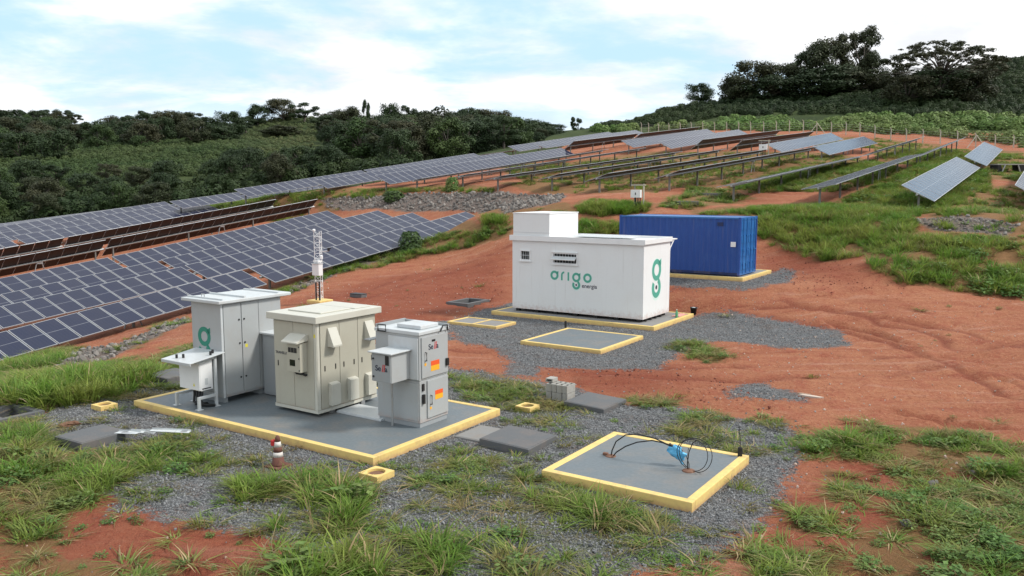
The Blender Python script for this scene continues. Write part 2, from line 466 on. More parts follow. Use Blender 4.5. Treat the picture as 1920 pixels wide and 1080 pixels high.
# ------------------------------------------------------------------ mesh helper
class MB:
    def __init__(s):
        s.v, s.f, s.m = [], [], []
        s.mi = 0

    def mat(s, i):
        s.mi = i
        return s

    def add(s, vs, fs):
        o = len(s.v)
        s.v += [tuple(v) for v in vs]
        s.f += [tuple(i + o for i in f) for f in fs]
        s.m += [s.mi] * len(fs)
        return s

    def box(s, x0, x1, y0, y1, z0, z1, M=None):
        vs = [Vector((x, y, z)) for z in (z0, z1) for y in (y0, y1) for x in (x0, x1)]
        if M is not None:
            vs = [M @ v for v in vs]
        return s.add(vs, [(0, 2, 3, 1), (4, 5, 7, 6), (0, 1, 5, 4), (2, 6, 7, 3), (0, 4, 6, 2), (1, 3, 7, 5)])

    def prism(s, poly, z0, z1, M=None):
        n = len(poly)
        vs = [Vector((p[0], p[1], z0)) for p in poly] + [Vector((p[0], p[1], z1)) for p in poly]
        if M is not None:
            vs = [M @ v for v in vs]
        fs = [tuple(range(n - 1, -1, -1)), tuple(range(n, 2 * n))]
        fs += [(i, (i + 1) % n, n + (i + 1) % n, n + i) for i in range(n)]
        return s.add(vs, fs)

    def tube(s, path, rad, n=8, caps=True):
        path = [Vector(p) for p in path]
        rads = rad if isinstance(rad, (list, tuple)) else [rad] * len(path)
        vs, fs = [], []
        up = Vector((0, 0, 1))
        for i, p in enumerate(path):
            d = (path[min(i + 1, len(path) - 1)] - path[max(i - 1, 0)]).normalized()
            a = d.cross(up)
            if a.length < 1e-3:
                a = d.cross(Vector((1, 0, 0)))
            a.normalize()
            b = d.cross(a).normalized()
            for k in range(n):
                t = 2 * math.pi * k / n
                vs.append(p + (a * math.cos(t) + b * math.sin(t)) * rads[i])
        for i in range(len(path) - 1):
            for k in range(n):
                fs.append((i * n + k, i * n + (k + 1) % n, (i + 1) * n + (k + 1) % n, (i + 1) * n + k))
        if caps:
            fs.append(tuple(range(n - 1, -1, -1)))
            fs.append(tuple(range((len(path) - 1) * n, len(path) * n)))
        return s.add(vs, fs)

    def ring(s, cx, cz, ro, ri, y0, y1, a0=0, a1=360, n=40):
        """flat ring in the x-z plane, thickness along y"""
        full = abs(a1 - a0) >= 359.9
        k = n if full else n + 1
        vs = []
        for i in range(k):
            t = math.radians(a0 + (a1 - a0) * i / n)
            for r in (ro, ri):
                for y in (y0, y1):
                    vs.append((cx + r * math.cos(t), y, cz + r * math.sin(t)))
        fs = []
        for i in range(n):
            a, b = 4 * i, 4 * ((i + 1) % k)
            fs += [(a, b, b + 2, a + 2), (a + 1, a + 3, b + 3, b + 1), (a, a + 1, b + 1, b), (a + 2, b + 2, b + 3, a + 3)]
        if not full:
            e = 4 * n
            fs += [(0, 2, 3, 1), (e, e + 1, e + 3, e + 2)]
        return s.add(vs, fs)

    def mesh(s, name, mats, smooth=False):
        me = bpy.data.meshes.new(name)
        me.from_pydata(s.v, [], s.f)
        for m in (mats if isinstance(mats, (list, tuple)) else [mats]):
            me.materials.append(m)
        if any(s.m):
            me.polygons.foreach_set('material_index', s.m)
        if smooth:
            me.polygons.foreach_set('use_smooth', [True] * len(me.polygons))
        me.update()
        bm = bmesh.new()
        bm.from_mesh(me)
        bmesh.ops.recalc_face_normals(bm, faces=bm.faces)
        bm.to_mesh(me)
        bm.free()
        return me


def link(name, data, parent=None, M=None):
    o = bpy.data.objects.new(name, data)
    COL.objects.link(o)
    if parent is not None:
        o.parent = parent
    if M is not None:
        o.matrix_local = M
    return o


def part(name, mb, mats, parent, M=None, bevel=0, smooth=False):
    o = link(name, mb.mesh(name, mats, smooth), parent, M)
    if bevel:
        b = o.modifiers.new('bevel', 'BEVEL')
        b.width, b.segments, b.limit_method = bevel, 2, 'ANGLE'
        b.harden_normals = False
    return o


def tag(o, label, cat, group=None):
    o['label'], o['category'] = label, cat
    if group:
        o['group'] = group
    return o


def thing(name, label, cat, loc, rz=-TH, group=None):
    o = bpy.data.objects.new(name, None)
    o.empty_display_size = .3
    COL.objects.link(o)
    o.location = loc
    o.rotation_euler = (0, 0, rz)
    return tag(o, label, cat, group)


# ------------------------------------------------------------------ materials
def newmat(name):
    m = bpy.data.materials.new(name)
    m.use_nodes = True
    nt = m.node_tree
    b = nt.nodes['Principled BSDF']
    return m, nt, b


def bump(nt, b, height, strength=.3, dist=.02):
    n = nt.nodes.new('ShaderNodeBump')
    n.inputs['Strength'].default_value = strength
    n.inputs['Distance'].default_value = dist
    nt.links.new(height, n.inputs['Height'])
    nt.links.new(n.outputs[0], b.inputs['Normal'])


def objco(nt):
    return nt.nodes.new('ShaderNodeTexCoord').outputs['Object']


def paint(name, col, rough=.45, dirt=(.3, .22, .16), amount=.25, metal=0.0, scale=3.0, bmp=.05, spec=.5, dust=0.0):
    m, nt, b = newmat(name)
    co = objco(nt)
    n1 = tex_noise(nt, co, scale, 6, .6)
    n2 = tex_noise(nt, co, scale * 9, 4, .6)
    f = math_(nt, 'MULTIPLY', ramp(nt, n1, .42, .8), amount)
    c = mixc(nt, f, col, dirt)
    c = mixc(nt, math_(nt, 'MULTIPLY', n2, .18), c, tuple(v * .72 for v in col))
    if dust:
        # splashed red soil clinging to the lowest part, ragged upper limit
        sp = N(nt, 'ShaderNodeSeparateXYZ')
        L(nt, co, sp.inputs[0])
        n3 = tex_noise(nt, co, 7, 6, .7)
        lim = math_(nt, 'SUBTRACT', math_(nt, 'MULTIPLY', n3, dust * 2.2), sp.outputs[2])
        c = mixc(nt, ramp(nt, lim, 0.0, dust * 1.3, 0, .55), c, (.40, .20, .13))
        st = N(nt, 'ShaderNodeMapping')
        L(nt, co, st.inputs[0])
        st.inputs['Scale'].default_value = (9, 9, .35)
        c = mixc(nt, ramp(nt, tex_noise(nt, st.outputs[0], 1.0, 5, .6), .56, .78, 0, .22), c, (.36, .32, .28))
    L(nt, c, b.inputs['Base Color'])
    L(nt, ramp(nt, n2, .2, .8, rough - .08, rough + .12), b.inputs['Roughness'])
    b.inputs['Metallic'].default_value = metal
    b.inputs['Specular IOR Level'].default_value = spec
    bump(nt, b, n2, bmp, .004)
    return m


M_GREY = paint('light_grey_powder_coat', (.385, .405, .41), .42, amount=.16, dust=.22)
M_GREYD = paint('grey_powder_coat', (.31, .33, .34), .45, amount=.16)
M_GREYROOF = paint('pale_grey_roof_sheet', (.54, .57, .58), .4, amount=.25)
M_CREAM = paint('cream_grey_coat', (.44, .425, .35), .45, amount=.14, dust=.22)
M_CREAMR = paint('cream_roof_coat', (.55, .54, .47), .42, amount=.14)
M_WHITE = paint('white_render_paint', (.75, .765, .765), .6, dirt=(.55, .45, .38), amount=.12, scale=1.2, bmp=.1, dust=.38)
M_WHITEM = paint('white_metal_paint', (.78, .79, .79), .4, amount=.1)
M_BLUE = paint('blue_container_paint', (.008, .060, .28), .42, dirt=(.02, .09, .32), amount=.5, scale=1.5, dust=.16)
M_BLUEL = paint('sunlit_blue_paint', (.014, .12, .37), .36, dirt=(.05, .22, .48), amount=.6, scale=2.0)  # container blue with sunlight on end and top, and its highlights, put into colour
M_BLUED = paint('dark_blue_underframe', (.006, .02, .09), .6, amount=.3)
M_YELLOW = paint('yellow_kerb_paint', (.76, .55, .19), .65, dirt=(.42, .28, .15), amount=.6, scale=5, bmp=.25, dust=.09)
M_SLAB = paint('grey_painted_concrete', (.135, .16, .175), .55, dirt=(.23, .20, .17), amount=.7, scale=1.6, bmp=.12)
M_SLAB2 = paint('plain_concrete', (.22, .22, .215), .8, dirt=(.24, .18, .13), amount=.5, scale=2.2, bmp=.35)
M_LID = paint('dark_concrete_lid', (.105, .11, .115), .75, dirt=(.20, .15, .12), amount=.45, scale=3, bmp=.35)
M_BLOCK = paint('concrete_block', (.36, .35, .32), .9, dirt=(.24, .20, .16), amount=.5, scale=6, bmp=.6)
M_BLACK = paint('black_plastic', (.012, .012, .013), .5, dirt=(.05, .045, .04), amount=.3)
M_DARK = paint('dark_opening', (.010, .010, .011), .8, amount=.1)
M_STEEL = paint('galvanised_steel', (.42, .43, .43), .48, dirt=(.30, .29, .27), amount=.5, metal=.75, scale=5)
M_POST = paint('weathered_steel_post', (.20, .20, .185), .6, dirt=(.22, .13, .09), amount=.6, metal=.35, scale=4)
M_ALU = paint('aluminium_frame', (.40, .41, .43), .42, amount=.08, metal=.5)
M_GREEN = paint('logo_green', (.022, .22, .155), .5, amount=.05)
M_GREENL = paint('logo_green_on_white', (.075, .36, .27), .5, amount=.05)
M_HALO = paint('pale_green_logo_edge', (.62, .79, .74), .5, amount=.05)
M_INK = paint('dark_lettering', (.03, .035, .06), .5, amount=.05)
M_RED = paint('red_print', (.55, .03, .03), .5, amount=.05)
M_ORANGE = paint('orange_warning', (.80, .10, .015), .5, amount=.05)
M_AMBER = paint('amber_warning', (.85, .42, .02), .5, amount=.05)
M_STICK = paint('yellow_sticker', (.70, .62, .05), .5, amount=.05)
M_BROWN = paint('rust_brown_cone', (.13, .05, .035), .8, dirt=(.2, .1, .06), amount=.6, scale=9)
M_CONEW = paint('faded_white_band', (.66, .62, .58), .7, amount=.3, scale=9)
M_FENCE = paint('pale_concrete_post', (.46, .44, .36), .85, dirt=(.35, .33, .26), amount=.4, scale=4)
M_DIRTHOLE = paint('brown_soil_fill', (.17, .085, .055), .95, dirt=(.28, .16, .1), amount=.6, scale=14, bmp=.8)
M_LOGBR = paint('dry_bark', (.22, .13, .08), .9, amount=.5, scale=12, bmp=.8)


def simple(name, col, rough=.6, **kw):
    m, nt, b = newmat(name)
    b.inputs['Base Color'].default_value = (*col, 1)
    b.inputs['Roughness'].default_value = rough
    for k, v in kw.items():
        b.inputs[k].default_value = v
    return m


def glass_mat():
    m, nt, b = newmat('solar_glass')
    co = objco(nt)
    sp = N(nt, 'ShaderNodeSeparateXYZ')
    L(nt, co, sp.inputs[0])

    def lines(sock, pitch, width):
        v = math_(nt, 'FRACT', math_(nt, 'DIVIDE', math_(nt, 'ADD', sock, 10 * pitch), pitch))
        v = math_(nt, 'ABSOLUTE', math_(nt, 'SUBTRACT', v, .5))
        return math_(nt, 'GREATER_THAN', v, .5 - width / pitch / 2)
    g = math_(nt, 'MAXIMUM', lines(sp.outputs[1], .160, .008), math_(nt, 'MULTIPLY', lines(sp.outputs[0], .083, .003), .5))
    mid = math_(nt, 'LESS_THAN', math_(nt, 'ABSOLUTE', sp.outputs[0]), .012)
    oi = N(nt, 'ShaderNodeObjectInfo')
    nz = tex_noise(nt, co, 1.3, 3)
    cell = mixc(nt, oi.outputs['Random'], (.013, .020, .052), (.020, .026, .055))
    cell = mixc(nt, math_(nt, 'MULTIPLY', nz, .4), cell, (.045, .043, .055))
    c = mixc(nt, math_(nt, 'MULTIPLY', g, .09), cell, (.20, .21, .26))
    c = mixc(nt, math_(nt, 'MULTIPLY', mid, .5), c, (.38, .39, .42))
    L(nt, c, b.inputs['Base Color'])
    b.inputs['Roughness'].default_value = .14
    b.inputs['IOR'].default_value = 1.27
    b.inputs['Coat Weight'].default_value = .0
    L(nt, ramp(nt, tex_noise(nt, co, 4, 4), .3, .8, .10, .24), b.inputs['Roughness'])
    return m


M_GLASS = glass_mat()
M_BACK = simple('panel_back_sheet', (.020, .014, .013), .55)
M_PANE = simple('window_glass', (.012, .014, .016), .08)


def foliage(name, a, b_, c_, rough=.6, trans=.25, scale=.6, var=.6):
    m, nt, b = newmat(name)
    oi = N(nt, 'ShaderNodeObjectInfo')
    geo = N(nt, 'ShaderNodeNewGeometry')
    n1 = tex_noise(nt, geo.outputs['Position'], scale, 3)
    c = mixc(nt, oi.outputs['Random'], a, b_)
    c = mixc(nt, ramp(nt, n1, .35, .7), c, c_)
    rp = N(nt, 'ShaderNodeHueSaturation')
    L(nt, c, rp.inputs['Color'])
    L(nt, math_(nt, 'ADD', math_(nt, 'MULTIPLY', geo.outputs['Random Per Island'], var), 1.0 - var / 2), rp.inputs['Value'])
    L(nt, rp.outputs[0], b.inputs['Base Color'])
    b.inputs['Roughness'].default_value = rough
    b.inputs['Specular IOR Level'].default_value = .25
    tr = N(nt, 'ShaderNodeBsdfTranslucent')
    L(nt, rp.outputs[0], tr.inputs[0])
    mx = N(nt, 'ShaderNodeMixShader')
    mx.inputs[0].default_value = trans
    L(nt, b.outputs[0], mx.inputs[1])
    L(nt, tr.outputs[0], mx.inputs[2])
    L(nt, mx.outputs[0], nt.nodes['Material Output'].inputs[0])
    return m


F_TALL = foliage('tall_grass_blades', (.17, .30, .042), (.095, .215, .032), (.26, .30, .065), scale=.5, trans=.40)
F_SHORT = foliage('short_dry_grass', (.19, .26, .05), (.13, .225, .04), (.25, .21, .08), scale=.7, trans=.40)
F_WEED = foliage('broad_weed_leaves', (.085, .18, .045), (.13, .23, .055), (.18, .23, .07), scale=.6, trans=.32)
F_STRAW = foliage('dry_straw', (.42, .32, .17), (.30, .21, .11), (.36, .28, .15), scale=.6)
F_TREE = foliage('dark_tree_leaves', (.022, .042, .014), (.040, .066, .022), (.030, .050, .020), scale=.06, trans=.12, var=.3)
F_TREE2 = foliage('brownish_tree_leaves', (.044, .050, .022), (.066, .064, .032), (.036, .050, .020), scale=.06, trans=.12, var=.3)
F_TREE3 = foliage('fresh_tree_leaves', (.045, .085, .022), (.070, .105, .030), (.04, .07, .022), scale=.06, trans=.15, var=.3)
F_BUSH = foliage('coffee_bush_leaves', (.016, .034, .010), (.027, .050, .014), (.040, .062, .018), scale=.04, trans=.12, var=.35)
F_COFL = foliage('pale_coffee_leaves', (.040, .075, .022), (.060, .098, .028), (.075, .105, .034), scale=.04, trans=.12, var=.35)  # coffee of the left field, a lighter green than on the right hill
F_SCRUB = foliage('pale_scrub_leaves', (.14, .22, .055), (.10, .19, .045), (.19, .23, .08), scale=.05, trans=.15)
F_FIELD = foliage('yellowish_field_plants', (.10, .13, .045), (.13, .14, .06), (.075, .11, .04), scale=.04, trans=.12, var=.35)
M_TRUNK = paint('tree_bark', (.10, .085, .07), .9, dirt=(.16, .14, .12), amount=.6, scale=4, bmp=.6)


def rock_mat(name, a, b_, c_):
    m, nt, b = newmat(name)
    oi = N(nt, 'ShaderNodeObjectInfo')
    n1 = tex_noise(nt, objco(nt), 2.5, 5)
    c = mixc(nt, oi.outputs['Random'], a, b_)
    c = mixc(nt, ramp(nt, n1, .45, .75), c, c_)
    L(nt, c, b.inputs['Base Color'])
    b.inputs['Roughness'].default_value = .9
    bump(nt, b, tex_noise(nt, objco(nt), 9, 5), .5, .05)
    return m


M_ROCK = rock_mat('grey_rubble_stone', (.085, .08, .076), (.30, .275, .25), (.18, .145, .12))
M_GRAV = rock_mat('crushed_grey_gravel', (.075, .078, .081), (.33, .335, .34), (.18, .18, .18))
M_CLOD = rock_mat('red_clod', (.17, .045, .028), (.32, .12, .075), (.26, .08, .05))
M_PEB = rock_mat('pale_pebble', (.42, .30, .23), (.62, .52, .45), (.35, .18, .12))


def ground_mat():
    m, nt, b = newmat('red_earth_ground')
    geo = N(nt, 'ShaderNodeNewGeometry')
    P = geo.outputs['Position']

    def attr(n):
        a = N(nt, 'ShaderNodeAttribute')
        a.attribute_name = n
        return a.outputs['Fac']
    nA = tex_noise(nt, P, .22, 6, .6, .6)
    nB = tex_noise(nt, P, 1.6, 6, .65, .3)
    nC = tex_noise(nt, P, 11, 5, .65)
    nD = tex_noise(nt, P, 60, 3, .6)
    red = mixc(nt, ramp(nt, nA, .35, .66), (.25, .074, .037), (.365, .142, .074))
    red = mixc(nt, ramp(nt, nB, .40, .70), red, (.31, .098, .058))
    red = mixc(nt, ramp(nt, nB, .70, .45, 0, .45), red, (.40, .178, .098))
    mp_ = N(nt, 'ShaderNodeMapping')
    L(nt, P, mp_.inputs[0])
    mp_.inputs['Rotation'].default_value = (0, 0, .25)
    mp_.inputs['Scale'].default_value = (.22, 1.5, 1)
    nS = tex_noise(nt, mp_.outputs[0], 1.0, 7, .68, .8)
    red = mixc(nt, ramp(nt, nS, .52, .66, 0, .62), red, (.235, .064, .037))
    red = mixc(nt, ramp(nt, nS, .46, .34, 0, .7), red, (.42, .215, .145))
    red = mixc(nt, ramp(nt, nC, .52, .66, 0, .55), red, (.44, .225, .13))
    red = mixc(nt, ramp(nt, nC, .47, .34, 0, .60), red, (.205, .058, .034))
    nE = tex_noise(nt, P, 27, 4, .7)
    red = mixc(nt, ramp(nt, nE, .46, .34, 0, .55), red, (.19, .052, .030))
    red = mixc(nt, ramp(nt, nE, .58, .72, 0, .45), red, (.47, .26, .18))
    red = mixc(nt, ramp(nt, nD, .62, .8, 0, .5), red, (.46, .30, .22))
    red = mixc(nt, math_(nt, 'MULTIPLY', ramp(nt, attr('damp'), .1, .9), .60), red, (.19, .043, .025))
    red = mixc(nt, math_(nt, 'MULTIPLY', attr('track'), .8), red, (.185, .052, .032))
    red = mixc(nt, ramp(nt, nD, .66, .78, 0, .55), red, (.46, .28, .20))
    # crushed stone
    vo = N(nt, 'ShaderNodeTexVoronoi')
    vo.inputs['Scale'].default_value = 26
    L(nt, P, vo.inputs['Vector'])
    sc_ = N(nt, 'ShaderNodeSeparateColor')
    L(nt, vo.outputs['Color'], sc_.inputs[0])
    gv = mixc(nt, sc_.outputs[0], (.095, .098, .10), (.29, .295, .30))
    gv = mixc(nt, ramp(nt, nB, .45, .70, 0, .5), gv, (.18, .115, .085))
    # growth litter
    gr = mixc(nt, ramp(nt, nB, .35, .65), (.085, .11, .035), (.15, .135, .05))
    gr = mixc(nt, ramp(nt, nC, .5, .75, 0, .6), gr, (.16, .10, .06))
    hl = mixc(nt, ramp(nt, tex_noise(nt, P, .09, 6, .6), .35, .65), (.028, .045, .016), (.055, .075, .026))
    hl = mixc(nt, ramp(nt, nB, .45, .7, 0, .5), hl, (.07, .085, .03))
    ru = mixc(nt, ramp(nt, nC, .35, .7), (.10, .085, .075), (.26, .20, .17))

    def soft(a, amp=.55, lo=.38, hi=.62):
        nn = math_(nt, 'ADD', math_(nt, 'MULTIPLY', nB, .6), math_(nt, 'MULTIPLY', nC, .4))
        return ramp(nt, math_(nt, 'ADD', a, math_(nt, 'MULTIPLY', math_(nt, 'SUBTRACT', nn, .5), amp * 2)), lo, hi)
    fg = soft(attr('gravel'), .85, .40, .60)
    c = mixc(nt, math_(nt, 'MULTIPLY', soft(attr('grass'), .9), .5), red, gr)
    c = mixc(nt, fg, c, gv)
    c = mixc(nt, math_(nt, 'MULTIPLY', math_(nt, 'MULTIPLY', soft(attr('grass'), .9), fg), .45), c, gr)
    c = mixc(nt, soft(attr('rubble')), c, ru)
    c = mixc(nt, soft(attr('hill'), .4), c, hl)
    L(nt, c, b.inputs['Base Color'])
    b.inputs['Roughness'].default_value = .95
    b.inputs['Specular IOR Level'].default_value = .15
    hgt = math_(nt, 'ADD', math_(nt, 'MULTIPLY', nC, .6), math_(nt, 'MULTIPLY', nD, .18))
    hgt = math_(nt, 'ADD', hgt, math_(nt, 'MULTIPLY', nB, .8))
    hgt = math_(nt, 'ADD', hgt, math_(nt, 'MULTIPLY', math_(nt, 'MULTIPLY', vo.outputs['Distance'], fg), -.9))
    hgt = math_(nt, 'ADD', hgt, math_(nt, 'MULTIPLY', nE, .4))
    bump(nt, b, hgt, .9, .10)
    return m


M_GROUND = ground_mat()

# ------------------------------------------------------------------ ground sheet
PADS = []      # flat yard footprints (x0,x1,y0,y1) kept free of plants and relief, yard axes


def build_ground():
    cy = -8.0
    ang = np.concatenate([np.linspace(-180, -52, 42)[:-1], np.linspace(-52, 52, 560), np.linspace(52, 180, 42)[1:]])
    rad = np.concatenate([[2, 6, 10], np.exp(np.linspace(math.log(14), math.log(130), 330)), np.exp(np.linspace(math.log(132), math.log(560), 110)), [700, 1000, 1800]])
    A, R = np.meshgrid(np.radians(ang), rad)
    x, y = (R * np.sin(A)).ravel(), (cy + R * np.cos(A)).ravel()
    z = ground_h(x, y)
    nr, na = len(rad), len(ang)
    idx = np.arange(nr * na).reshape(nr, na)
    q = np.stack([idx[:-1, :-1], idx[:-1, 1:], idx[1:, 1:], idx[1:, :-1]], -1).reshape(-1, 4)[:, ::-1]
    me = bpy.data.meshes.new('ground')
    V = np.stack([x, y, z], 1)
    me.vertices.add(len(V))
    me.vertices.foreach_set('co', V.ravel())
    me.loops.add(q.size)
    me.loops.foreach_set('vertex_index', q.ravel())
    me.polygons.add(len(q))
    me.polygons.foreach_set('loop_start', np.arange(len(q)) * 4)
    me.polygons.foreach_set('use_smooth', np.ones(len(q), bool))
    me.update(calc_edges=True)
    for nm, arr in (('gravel', mask(GRAVEL, x, y, .75)), ('rubble', mask(RUBBLE, x, y, .8)),
                    ('grass', mask([g[0] for g in GRASS], x, y, .6)), ('hill', hill_mask(x, y)), ('damp', mask(DAMP, x, y, 1.6)), ('track', track_depth(x, y)[1])):
        at = me.attributes.new(nm, 'FLOAT', 'POINT')
        at.data.foreach_set('value', arr.astype(np.float32))
    me.materials.append(M_GROUND)
    o = link('ground', me)
    o['kind'] = 'structure'
    return o


def hill_mask(x, y):
    # beyond the fence on the right and beyond the last rows on the left everything is green
    f = np.stack([x, y], 1)
    s = f @ BX
    t = -(f @ RX)
    m = np.clip((s - 168) / 8 + .5, 0, 1)                       # behind the fence line
    m2 = np.clip((t - 91 + np.clip((s - 30) * .40, 0, 18)) / 6 + .5, 0, 1)   # valley side
    return np.clip(np.maximum(m, m2), 0, 1)


TRACKS = [  # wheel paths (px), half gauge, width, depth
 ([(1225, 545), (1330, 552), (1480, 562), (1640, 580), (1800, 607), (1930, 640)], .8, .17, .06),
 ([(1270, 560), (1420, 572), (1580, 600), (1720, 640), (1830, 690), (1930, 740)], .8, .17, .05),
 ([(840, 640), (960, 660), (1200, 700), (1420, 700), (1650, 690), (1930, 660)], .8, .17, .05),
 ([(560, 600), (650, 560), (780, 520), (900, 490), (955, 470)], .7, .15, .05),
 ([(1540, 598), (1640, 625), (1740, 655), (1850, 700), (1930, 735)], 0, .13, .12),
 ([(1660, 770), (1760, 788), (1860, 800), (1930, 808)], 0, .12, .10),
 ([(1500, 545), (1640, 560), (1780, 570), (1930, 580)], 0, .15, .07),
 ([(330, 1000), (360, 985), (420, 975)], 0, .07, .05), ([(370, 1060), (430, 1030), (480, 1000)], 0, .07, .06), ([(230, 1040), (300, 1010), (340, 990)], 0, .07, .05),
]
TRACKS = [(np.array([hit(*q) for q in a]), g, w, d) for a, g, w, d in TRACKS]


def track_depth(x, y):
    dep, col = np.zeros(len(x)), np.zeros(len(x))
    for line, g, w, d in TRACKS:
        k = np.nonzero((x > line[:, 0].min() - 2) & (x < line[:, 0].max() + 2) & (y > line[:, 1].min() - 2) & (y < line[:, 1].max() + 2))[0]
        if not len(k):
            continue
        X, Y = x[k], y[k]
        best = np.full(len(k), 1e9)
        for a, b in zip(line[:-1], line[1:]):
            ab = b - a
            t = np.clip(((X - a[0]) * ab[0] + (Y - a[1]) * ab[1]) / (ab @ ab), 0, 1)
            best = np.minimum(best, np.hypot(X - a[0] - t * ab[0], Y - a[1] - t * ab[1]))
        best = np.abs(best + (fbm(X, Y, .5, 2, 61) - .5) * .9 - g)
        brk = np.clip((fbm(X, Y, .35, 3, 71) - .38) / .15, 0, 1)
        v = np.exp(-(best / w) ** 2) * brk
        lip = np.exp(-((best - 2.0 * w) / w) ** 2) * brk
        dep[k] += -d * v + d * .5 * lip
        col[k] = np.maximum(col[k], v)
    return dep, col


def relief(x, y):
    d = np.hypot(x, y)
    far = np.clip((d - 60) / 120, 0, 1)
    h = (fbm(x, y, .35, 4, 3) - .5) * .16 + (fbm(x, y, 1.6, 3, 9) - .5) * .07
    # ruts across the bare slope
    w = x * .35 + y * .94
    h = h + (vnoise(x * .22, w, 1.5, 21) - .5) * .10 + (np.abs(vnoise(x * .6, w * 1.3, .7, 25) - .5) < .05) * -.05
    h = h + track_depth(x, y)[0]
    return h * (1 - far) + (fbm(x, y, .05, 4, 33) - .5) * 3.0 * far


def pad_mask(x, y, grow=.25):
    f = np.stack([x, y], 1)
    a, b = f @ RX, f @ BX
    m = np.zeros(len(x))
    for (x0, x1, y0, y1) in PADS:
        d = np.maximum(np.maximum(x0 - a, a - x1), np.maximum(y0 - b, b - y1))
        m = np.maximum(m, np.clip(1 - d / grow, 0, 1))
    return m


def ground_h(x, y):
    x = np.atleast_1d(np.asarray(x, float))
    y = np.atleast_1d(np.asarray(y, float))
    h = smooth_h(x, y)
    calm = np.maximum(pad_mask(x, y, 1.2), mask(GRAVEL, x, y, .5) * .7)
    h = h + relief(x, y) * (1 - calm)
    f0 = np.stack([x, y], 1)
    a0, b0 = f0 @ RX, f0 @ BX
    for (x0, x1, y0, y1) in PADS:
        d = np.maximum(np.maximum(x0 - a0, a0 - x1), np.maximum(y0 - b0, b0 - y1))
        m = np.clip(1 - d / 1.0, 0, 1)
        m = m * m * (3 - 2 * m)
        h = h * (1 - m) + ((1.18 if y0 > 34 else -.01)) * m
    for (x0, x1, y0, y1, depth) in PITS:
        f = np.stack([x, y], 1)
        a, b = f @ RX, f @ BX
        inn = (a > x0 - .1) & (a < x1 + .1) & (b > y0 - .1) & (b < y1 + .1)
        h = np.where(inn, h - depth, h)
    return h


PITS = []


def gh(x, y):
    return float(ground_h([x], [y])[0])


def yg(x, y):
    p = yard(x, y)
    return gh(p.x, p.y)

# ------------------------------------------------------------------ yard layout (yard axes, metres)
BIG = (-18.45, -10.69, 11.33, 15.6)
FRONT = (-7.66, -4.79, 12.49, 15.39)
MID = (-15.08, -12.05, 23.2, 26.38)
HATCH = (-19.75, -17.45, 25.2, 26.55)
BLD = (-19.7, -12.42, 28.1, 32.0)
CONT = (-18.3, -11.55, 35.35, 39.5)
PADS += [BIG, FRONT, MID, HATCH, BLD, CONT]
PITS += [(-20.95, -19.95, 9.05, 9.75, .55), (-8.6, -8.3, 8.52, 8.82, .5), (-23.2, -22.3, 29.9, 31.3, .5)]
GROUND = build_ground()


def solve_x(px, y, z=0.2):
    """yard x on the line y=const that shows in picture column px"""
    q = (px - 960) / FPX
    # X = x*cT + y*sT ; Y = -x*sT + y*cT ; depth along view ~ Y*cosP + (CAMH-z)*sinP
    k = q * math.cos(PITCH)
    e = q * (CAMH - z) * math.sin(PITCH)
    return (k * y * cT + e - y * sT) / (cT + k * sT)


def solve_y(px, x, z=0.2):
    q = (px - 960) / FPX
    k = q * math.cos(PITCH)
    e = q * (CAMH - z) * math.sin(PITCH)
    return (x * cT + k * x * sT - e) / (k * cT - sT)


def pad(name, label, fp, h, w=.13, z=0.0, slab=M_SLAB, edge=M_YELLOW, deep=.25, cat='concrete pad'):
    x0, x1, y0, y1 = fp
    t = thing(name, label, cat, yard((x0 + x1) / 2, (y0 + y1) / 2, z))
    a, b = (x1 - x0) / 2, (y1 - y0) / 2
    part('slab', MB().box(-a + w, a - w, -b + w, b - w, -deep, h - .012), slab, t)
    part('painted_edge', MB().box(-a, a, -b, -b + w, -deep, h), edge, t, bevel=.012)
    part('painted_edge', MB().box(-a, a, b - w, b, -deep, h), edge, t, bevel=.012)
    part('painted_edge', MB().box(-a, -a + w, -b + w, b - w, -deep, h), edge, t, bevel=.012)
    part('painted_edge', MB().box(a - w, a, -b + w, b - w, -deep, h), edge, t, bevel=.012)
    return t


pad('equipment_pad', 'large grey pad with yellow edge carrying the three cabinets', BIG, .15, .14)
pad('empty_pad', 'empty grey pad with yellow edge and cables, nearest the viewer', FRONT, .16, .15)
pad('empty_pad', 'empty grey pad with yellow edge in front of the white building', MID, .12, .13)
pad('building_pad', 'yellow edged pad under the white building', BLD, .15, .14, slab=M_SLAB2)
pad('container_pad', 'yellow edged pad under the blue container', CONT, .15, .14, z=1.2, slab=M_SLAB2, deep=.6)
hx = thing('hatch_frame', 'yellow framed double floor hatch left of the white building', 'floor hatch', yard(-18.6, 25.88, 0))
hw, hb = 1.15, .675
part('painted_edge', MB().box(-hw, hw, -hb, -hb + .09, -.2, .1), M_YELLOW, hx, bevel=.01)
part('painted_edge', MB().box(-hw, hw, hb - .09, hb, -.2, .1), M_YELLOW, hx, bevel=.01)
part('painted_edge', MB().box(-hw, -hw + .09, -hb + .09, hb - .09, -.2, .1), M_YELLOW, hx, bevel=.01)
part('painted_edge', MB().box(hw - .09, hw, -hb + .09, hb - .09, -.2, .1), M_YELLOW, hx, bevel=.01)
part('divider', MB().box(-.04, .04, -hb + .09, hb - .09, -.2, .095), M_YELLOW, hx)
for sx in (-1, 1):
    part('cover_plate', MB().box(min(sx * .04, sx * (hw - .09)), max(sx * .04, sx * (hw - .09)), -hb + .09, hb - .09, -.1, .075), M_SLAB2, hx)


